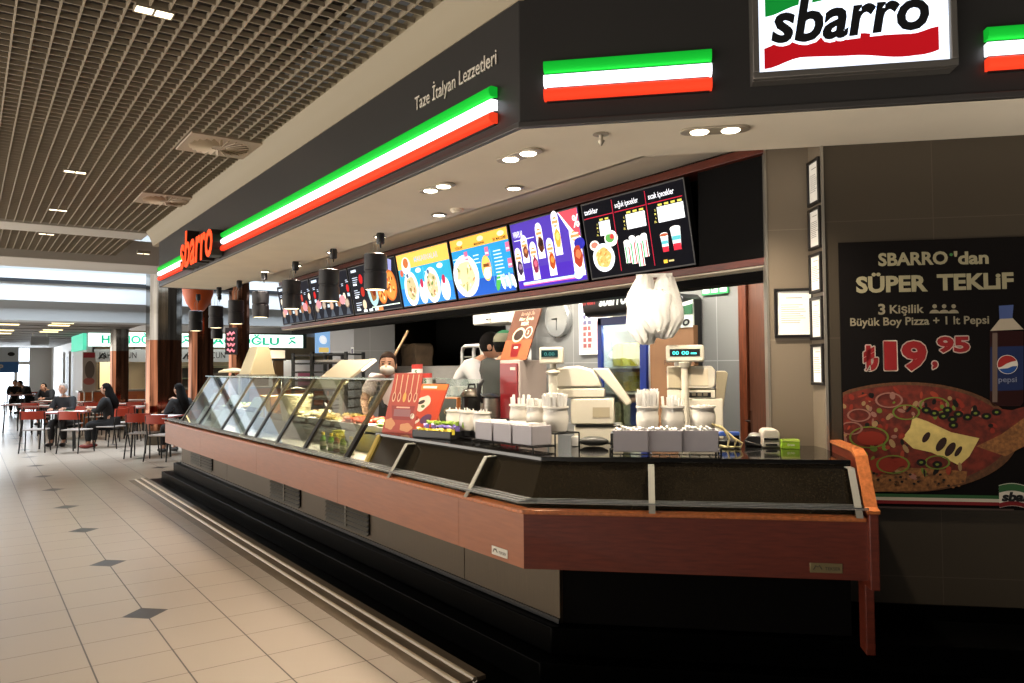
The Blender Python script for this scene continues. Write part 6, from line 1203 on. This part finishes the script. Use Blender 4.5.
TT = Matrix.Translation((tt.x, tt.y, .751)) @ Matrix.Rotation(FACE+.1, 4, 'Z')
b = MB(); b.box(-.16, .16, -.11, .11, 0, .004, paper); o = b.build('paper_sheet'); o.matrix_world = TT @ Matrix.Translation((.18, .1, 0)); tag(o, 'white paper sheet on the table of the grey haired person', 'paper')
b = MB(); b.lathe([(.05, 0), (.09, .012), (.095, .018), (.088, .018), (0, .006)], mat('plate green', '7f9a78', .4), seg=20); o = b.build('small_plate'); o.matrix_world = TT @ Matrix.Translation((.0, .16, 0)); tag(o, 'small greenish plate before the grey haired person', 'plate')
# ------------------------------------------------------------------ people
def skin(joints, edges, m, sub=1):
    """one continuous surface grown over a joint skeleton; joints: name -> (pos, radius)"""
    me = bpy.data.meshes.new('s'); nm = list(joints); me.from_pydata([joints[k][0] for k in nm], [(nm.index(a), nm.index(c)) for a, c in edges], []); o = bpy.data.objects.new('s', me); C.objects.link(o)
    o.modifiers.new('k', 'SKIN'); su = o.modifiers.new('u', 'SUBSURF'); su.levels = sub; su.render_levels = sub
    for i, k in enumerate(nm):
        r_ = joints[k][1]; r_ = r_ if isinstance(r_, tuple) else (r_, r_); me.skin_vertices[0].data[i].radius = r_; me.skin_vertices[0].data[i].use_root = (i == 0)
    dg = bpy.context.evaluated_depsgraph_get(); e = bpy.data.meshes.new_from_object(o.evaluated_get(dg)); vs = [tuple(v.co) for v in e.vertices]; fs = [tuple(p.vertices) for p in e.polygons]
    bpy.data.objects.remove(o); bpy.data.meshes.remove(me); bpy.data.meshes.remove(e); return vs, fs
skinm = mat('skin', 'b88a70', .55, noise=.06, nscale=12); eyem = mat('eye dark', '1c1512', .3); lipm = mat('lips', '8a4f45', .5)
def person(label, loc, rz, J, top, trousers, hair, hair_style='short', sleeves='long', extra=None, head_tilt=(0, 0), group=None, scale=1, torso_only=False, skincol=None):
    """J: joint positions, person faces local -y; head = centre of the head"""
    t = thing('person', label, 'person', loc, rz, group); t.scale = (scale,)*3; V = {k: Vector(v) for k, v in J.items()}
    rad = dict(pel=(.14, .12), spn=(.125, .10), chs=(.15, .105), nck=.052, hdb=.05, shl=.06, ell=.043, wrl=.028, hnl=.026, shr=.06, elr=.043, wrr=.028, hnr=.026, hpl=.085, knl=.062, anl=.042, tol=.035, hpr=.085, knr=.062, anr=.042, tor=.035)
    edges = [('pel', 'spn'), ('spn', 'chs'), ('chs', 'nck'), ('nck', 'hdb'), ('chs', 'shl'), ('shl', 'ell'), ('ell', 'wrl'), ('wrl', 'hnl'), ('chs', 'shr'), ('shr', 'elr'), ('elr', 'wrr'), ('wrr', 'hnr'), ('pel', 'hpl'), ('hpl', 'knl'), ('knl', 'anl'), ('anl', 'tol'), ('pel', 'hpr'), ('hpr', 'knr'), ('knr', 'anr'), ('anr', 'tor')]
    sm = skincol or skinm; b = MB(); vs, fs = skin({k: (V[k], rad[k]) for k in V if k != 'head'}, edges, sm); b.add(vs, fs, sm)
    H = Matrix.Translation(V['head']) @ Matrix.Rotation(head_tilt[1], 4, 'Z') @ Matrix.Rotation(head_tilt[0], 4, 'X')
    n0 = len(b.bm.verts); b.ball((0, 0, 0), (.076, .096, .116), sm, 24, 16, M=H); b.bm.verts.ensure_lookup_table(); Hi = H.inverted()
    for v in b.bm.verts[n0:]:
        p = Hi @ v.co
        if p.z < -.02: k = 1-.35*min(1, (-.02-p.z)/.1); p.x *= k; p.y = p.y*(.9+.1*k)-.008*(1-k)
        v.co = H @ p
    b.prism([(-.092, .012), (-.118, -.026), (-.10, -.034), (-.088, -.034)], 'x', -.012, .012, sm, M=H @ Matrix.Identity(4)); 
    for s in (-1, 1):
        b.ball((s*.030, -.085, .008), (.013, .010, .008), eyem, 8, 6, M=H); b.ball((s*.076, .01, -.01), (.012, .022, .032), sm, 8, 6, M=H); b.box(s*.03-.017, s*.03+.017, -.094, -.084, .026, .031, hair, M=H)
    b.ball((0, -.082, -.055), (.024, .010, .007), lipm, 8, 5, M=H)
    for sd, w_, h_, e_ in (('l', 'wrl', 'hnl', 'ell'), ('r', 'wrr', 'hnr', 'elr')):       # palm, four fingers, thumb
        dr = (V[h_]-V[w_]).normalized(); sdv = dr.cross(Vector((0, 0, 1))); sdv = sdv.normalized() if sdv.length > .1 else Vector((1, 0, 0)); up = sdv.cross(dr); base = V[h_]
        b.ball(base, (.03, .04, .03), sm, 10, 7)
        for k in range(4):
            o_ = sdv*(-.03+.02*k); L_ = (.062, .075, .08, .066)[k]; p0 = base+o_+dr*.015; b.tube([p0, p0+dr*L_*.55-up*.006, p0+dr*L_*.9-up*.028], [.0095, .0085, .006], sm, 6)
        b.tube([base-dr*.01+sdv*(.028 if sd == 'l' else -.028), base+sdv*(.05 if sd == 'l' else -.05)+dr*.025-up*.01, base+sdv*(.052 if sd == 'l' else -.052)+dr*.05-up*.02], [.012, .0105, .008], sm, 6)
    b.build('body', t, smooth=60)
    # clothes
    T = {}
    for k, r_ in (('pel', (.165, .145)), ('spn', (.15, .125)), ('chs', (.19, .145)), ('nck', .068)): T[k] = (V[k] if k != 'nck' else V['chs'].lerp(V['nck'], .75), r_)
    ed = [('pel', 'spn'), ('spn', 'chs'), ('chs', 'nck')]
    for s in 'lr':
        T['sh'+s] = (V['sh'+s], .098); e_ = V['el'+s]
        if sleeves == 'long': T['el'+s] = (e_, .062); T['wr'+s] = (V['el'+s].lerp(V['wr'+s], .92), .045); ed += [('chs', 'sh'+s), ('sh'+s, 'el'+s), ('el'+s, 'wr'+s)]
        else: T['el'+s] = (V['sh'+s].lerp(e_, .8), .07); ed += [('chs', 'sh'+s), ('sh'+s, 'el'+s)]
    b = MB(); vs, fs = skin(T, ed, top); b.add(vs, fs, top); b.build('jacket' if sleeves == 'long' else 'shirt', t, smooth=60)
    T = {'pel': (V['pel']-Vector((0, 0, .02)), (.16, .14))}; ed = []
    for s in 'lr': T['hp'+s] = (V['hp'+s], .105); T['kn'+s] = (V['kn'+s], .085); T['an'+s] = (V['kn'+s].lerp(V['an'+s], .92), .066); ed += [('pel', 'hp'+s), ('hp'+s, 'kn'+s), ('kn'+s, 'an'+s)]
    b = MB(); vs, fs = skin(T, ed, trousers); b.add(vs, fs, trousers); b.build('trousers', t, smooth=60)
    shm = mat('shoe dark', '16120f', .4)
    for s in 'lr':
        a, c_ = V['an'+s], V['to'+s]; b = MB(); dirv = Vector((c_.x-a.x, c_.y-a.y, 0)).normalized(); ang_ = math.atan2(dirv.y, dirv.x); M = Matrix.Translation((a.x, a.y, a.z-.045)) @ Matrix.Rotation(ang_, 4, 'Z'); b.ball((.06, 0, .0), (.13, .05, .045), shm if not (extra and 'shoes' in extra) else extra['shoes'], 12, 8, M=M); b.build('shoe', t)
    # hair
    b = MB(); n0 = 0
    if hair_style in ('short', 'long'):
        b.ball((0, .012, .022), (.084, .104, .112), hair, 22, 14, M=H); b.bm.verts.ensure_lookup_table(); dele = []
        for v in b.bm.verts:
            p = Hi @ v.co
            if p.y < -.03 and p.z < .062: p.y = -.03+(p.y+.03)*.15; v.co = H @ p
            if p.z < -.05: p.z = -.05+(p.z+.05)*.2; v.co = H @ p
        if hair_style == 'long': b.tube([H @ Vector((0, .05, .03)), H @ Vector((0, .085, -.08)), V['nck']+Vector((0, .075, .0)), V['chs']+Vector((0, .13, -.02)), V['chs']+Vector((0, .14, -.16))], [.08, .09, .10, .085, .035], hair, 14)
    b.build('hair', t, smooth=60); return t, H
hgrey, hdark, hbrown = mat('hair grey', 'a29c96', .7, noise=.2, nscale=40), mat('hair dark', '0b0807', .8, spec=.15, noise=.3, nscale=40), mat('hair brown', '2b1a12', .8, spec=.2, noise=.3, nscale=40)
def sit(lean=.1, arms=((.10, -.40, .80), (.12, -.40, .80)), hz=1.20, knees=-.40):
    y = -lean
    return dict(pel=(0, 0, .50), spn=(0, y*.3, .70), chs=(0, y*.75, .93), nck=(0, y*1.05, 1.05), hdb=(0, y*1.2, 1.10), head=(0, y*1.4-.02, hz), shl=(.17, y*.8, .99), shr=(-.17, y*.8, .99), ell=(.235, y-.10, .77), elr=(-.235, y-.10, .77),
                wrl=(arms[0][0], arms[0][1]+.06, arms[0][2]), hnl=arms[0], wrr=(-arms[1][0], arms[1][1]+.06, arms[1][2]), hnr=(-arms[1][0], arms[1][1], arms[1][2]),
                hpl=(.10, -.02, .50), knl=(.13, knees, .50), anl=(.13, knees+.02, .09), tol=(.14, knees-.12, .04), hpr=(-.10, -.02, .50), knr=(-.13, knees, .50), anr=(-.13, knees+.02, .09), tor=(-.14, knees-.12, .04))
blk_c, navy = mat('cloth black', '121214', .8), mat('cloth navy', '161a26', .8)
x, y = gp(67.5, 16.85); person('grey haired person in a dark jacket seated at the table with papers', (x, y, 0), FACE+.05, sit(.12, ((.12, -.42, .80), (.16, -.36, .79)), 1.22), blk_c, blk_c, hgrey, head_tilt=(-.15, 0))
x, y = gp(111, 16.15); person('long dark haired person in black seated in profile, facing left', (x, y, 0), FACE-1.5, sit(.06, ((.1, -.40, .80), (.12, -.42, .79)), 1.22), blk_c, blk_c, hdark, 'long', head_tilt=(-.1, 0), extra={'shoes': mat('shoe red', '7c2a22', .5)})
x, y = gp(51, 23.4); person('dark haired person bent over a far table, hands together', (x, y, 0), FACE, sit(.26, ((.04, -.44, .80), (.04, -.44, .80)), 1.13), mat('cloth slate', '22262c', .8), blk_c, hdark, head_tilt=(-.5, 0))
x, y = gp(183, 15.0); person('dark long haired person seated beyond the end of the counter', (x, y, 0), FACE-2.1, sit(.08, ((.1, -.40, .80), (.0, -.30, 1.05)), 1.22), blk_c, blk_c, hdark, 'long')
x, y = gp(15, 29.6); person('silhouetted person at the left of the far table by the bright exit', (x, y, 0), FACE+.6, sit(.2, hz=1.16), blk_c, blk_c, hdark)
x, y = gp(31, 29.6); person('silhouetted person leaning at the right of the far table by the exit', (x, y, 0), FACE-.5, sit(.28, hz=1.14), blk_c, blk_c, hdark)
def stand(lean=0, side=0, hz=1.53, arms=None, turn=0):
    a = arms or ((.2, -.32, .98), (.2, -.32, .98))
    return dict(pel=(0, 0, .92), spn=(side*.3, -lean*.35, 1.08), chs=(side*.7, -lean*.8, 1.25), nck=(side*.95, -lean*1.05, 1.39), hdb=(side, -lean*1.15, 1.43), head=(side*1.1, -lean*1.3-.01, hz), shl=(.18+side*.8, -lean*.85, 1.33), shr=(-.18+side*.8, -lean*.85, 1.33), ell=(.25+side*.6, -lean-.06, 1.08), elr=(-.25+side*.6, -lean-.06, 1.08),
                wrl=(a[0][0], a[0][1]+.06, a[0][2]), hnl=a[0], wrr=(-a[1][0], a[1][1]+.06, a[1][2]), hnr=(-a[1][0], a[1][1], a[1][2]), hpl=(.10, 0, .90), knl=(.11, -.02, .50), anl=(.11, .02, .09), tol=(.12, -.11, .04), hpr=(-.10, 0, .90), knr=(-.11, -.02, .50), anr=(-.11, .02, .09), tor=(-.12, -.11, .04))
# server with mask behind the case
h = atd(380.5, 370, 7.35); pinkc = mat('shirt pale pink', 'ead6d8', .8, noise=.02, nscale=12)
J = stand(.22, 0, 1.36, ((.16, -.40, .86), (.16, -.46, .86))); 
for k in J:
    if k not in ('hpl', 'hpr', 'knl', 'knr', 'anl', 'anr', 'tol', 'tor', 'head', 'hnl', 'hnr', 'wrl', 'wrr'): J[k] = (J[k][0], J[k][1], J[k][2]-.13*min(1, max(0, (J[k][2]-.9)/.4)))
J['head'] = (0, -.28, 1.35); t, H = person('server with brown hair, white face mask and pale pink shirt behind the case', (h.x+.25, h.y+.10, .281), FACE-.25, J, pinkc, blk_c, hbrown, 'short', sleeves='short', head_tilt=(-.05, .25)); dz = h.z-(.281+1.35); t.location.z += 0
b = MB(); b.ball((0, -.034, -.044), (.07, .086, .056), mat('mask white', 'e6e4e0', .7), 18, 10, M=H); b.build('face_mask', t)
b = MB(); ap = mat('apron strap', '30323a', .8); b.tube([(.1, -.24, 1.24), (.09, -.30, 1.10), (.06, -.24, .95)], .016, ap); b.tube([(-.1, -.24, 1.24), (-.09, -.30, 1.10), (-.06, -.24, .95)], .016, ap); b.build('apron_strap', t)
b = MB(); b.ball((0, .09, .06), (.05, .05, .06), hbrown, 12, 8, M=H); b.build('hair_bun', t)
# two workers with their backs to us
h = atd(482.5, 346, 7.0); hb = atd(446, 346, 7.1); t, H = person('worker in a white shirt with dark hair bending over to the right', (hb.x, hb.y, .281), FACE+1.45, stand(.32, 0, h.z-.281, ((.2, -.5, 1.0), (.2, -.5, 1.0))), mat('shirt white', 'dcdcde', .8, noise=.05, nscale=10), blk_c, hdark, sleeves='short')
h = atd(498, 346, 6.4); t, H = person('worker in a dark shirt and olive and green cap, seen from behind', (h.x, h.y, .281), FACE+2.3, stand(.06, 0, h.z-.281), mat('shirt charcoal', '2c302e', .8, noise=.1, nscale=10), blk_c, hdark, sleeves='short')
b = MB(); cpm = mat('cap olive', '7c7a68', .8, noise=.1, nscale=20); cg = mat('cap green', '2f7a54', .8)
pr = [(.098*math.sin(a), .1*math.cos(a)) for a in [k*math.pi/20 for k in range(11)]][::-1]
b.lathe([(r_, z+.035) for r_, z in pr], cpm, (0, .012, 0), 24, M=H, sx=.9, sy=1.1); b.build('cap', t)
b = MB(); b.ball((0, -.11, .04), (.07, .08, .012), cg, 14, 6, M=H); b.lathe([(r_*1.01, z+.036) for r_, z in pr[5:]], cg, (0, .012, 0), 24, M=H, sx=.9, sy=1.1); b.build('cap_peak', t)
# ================================================================== light
WLO, WHI = .06, 4.3
w = bpy.data.worlds.new('world'); bpy.context.scene.world = w; w.use_nodes = True; wn = w.node_tree; bgn = wn.nodes['Background']; bgn.inputs['Color'].default_value = (1, .91, .80, 1)
# world light added for the soffit: strong from below left, dim to near right
wt = wn.nodes.new('ShaderNodeTexCoord'); dp = wn.nodes.new('ShaderNodeVectorMath'); dp.operation = 'DOT_PRODUCT'; dp.inputs[1].default_value = Vector((-.62, .50, -.72)).normalized()
wn.links.new(wt.outputs['Generated'], dp.inputs[0]); mr_ = wn.nodes.new('ShaderNodeMapRange'); mr_.interpolation_type = 'SMOOTHSTEP'
for i_, v_ in ((1, .1), (2, .95), (3, WLO), (4, WHI)): mr_.inputs[i_].default_value = v_
wn.links.new(dp.outputs['Value'], mr_.inputs[0]); wn.links.new(mr_.outputs[0], bgn.inputs['Strength'])
# daylight falling through the roof glazing of the atrium, and through the far exit
area((3, 17.6, 6.5), (0, 0, 0), 12, 2.6, 1500, (.82, .91, 1), 'atrium_daylight')
area((1.0, 42.5, 1.8), (R(90), 0, math.pi), 4.5, 2.6, 330, (.82, .91, 1), 'exit_daylight').rotation_euler = (R(-90), 0, 0)
# kitchen fluorescent tubes on the kitchen ceiling behind the bulkhead
ktube = emis('fluorescent tube', 'fff6e8', 10); kt = None
for k, (y, lb) in enumerate(((3.9, 'fluorescent fitting on the kitchen ceiling near the door'), (5.2, 'fluorescent fitting on the kitchen ceiling over the registers'), (6.6, 'fluorescent fitting on the kitchen ceiling by the oven'), (8.2, 'fluorescent fitting on the kitchen ceiling at the far end'))):
    if kt is None:
        kt = thing('fluorescent_lamp', lb, 'ceiling light', (4.25, y, 2.925), 0, 'kitchen ceiling lamps'); b = MB(); b.box(-.08, .08, -.5, .5, -.05, 0, white); b.build('housing', kt); b = MB(); b.cyl((0, -.48, -.07), (0, .48, -.07), .016, ktube); b.build('tube', kt)
    else: dup(kt, (4.25, y, 2.925), 0, lb)
    area((4.25, y, 2.84), (0, 0, 0), .3, 1.0, 62, (1, .95, .86), 'tube_light')
# mall ceiling lamps above and around us
for (x, y, pw_) in ((.85, 4.6, 90), (.87, 8.83, 110), (-1.5, 8.8, 110), (.91, 11.05, 90), (-1.5, 11, 90), (.95, 13, 60), (2.45, 14.4, 60)):
    spot((x, y, 3.55), pw_*.7, 130, (1, .87, .70), .1)
for (x, y) in ((3, 21), (6, 22), (9, 23), (2, 26)): spot((x, y, zc2-.1), 170, 140, (1, .93, .84), .15)
for px in (110, 200, 270): q = ony(px, 360, YS+1.6); spot((q.x, q.y, 2.9), 200, 140, (1, .86, .66), .1)
area((4.9, 5.9, 2.45), (0, 0, 0), .3, .6, 2, (1, .8, .6), 'alcove_light')
area(FRL, (0, 0, 0), .1, .4, 6, (.92, .97, 1), 'fridge_light').rotation_euler = (0, R(25), 0)
for px in (110, 150, 240): q = ony(px, 360, YS-1.4); spot((q.x, q.y, zc2+.2), 45, 150, (1, .93, .84), .1, tgt=(q.x, YS, 1.9))  # spots added to brighten the shop boards, with no fittings of their own
# heat lamps inside the display case
for y in (5.9, 7.3, 8.6, 9.9): area((2.78, y, 1.50), (0, 0, 0), .1, .8, 26, (1, .86, .62), 'case_light')
sc = bpy.context.scene
sc.view_settings.view_transform = 'Standard'; sc.view_settings.look = 'None'; sc.view_settings.gamma = 1; sc.view_settings.use_curve_mapping = False; sc.view_settings.exposure = .13
sc.cycles.max_bounces = 7; sc.cycles.transparent_max_bounces = 24; sc.cycles.sample_clamp_indirect = 4; sc.cycles.use_denoising = True; sc.cycles.caustics_reflective = False; sc.cycles.caustics_refractive = False
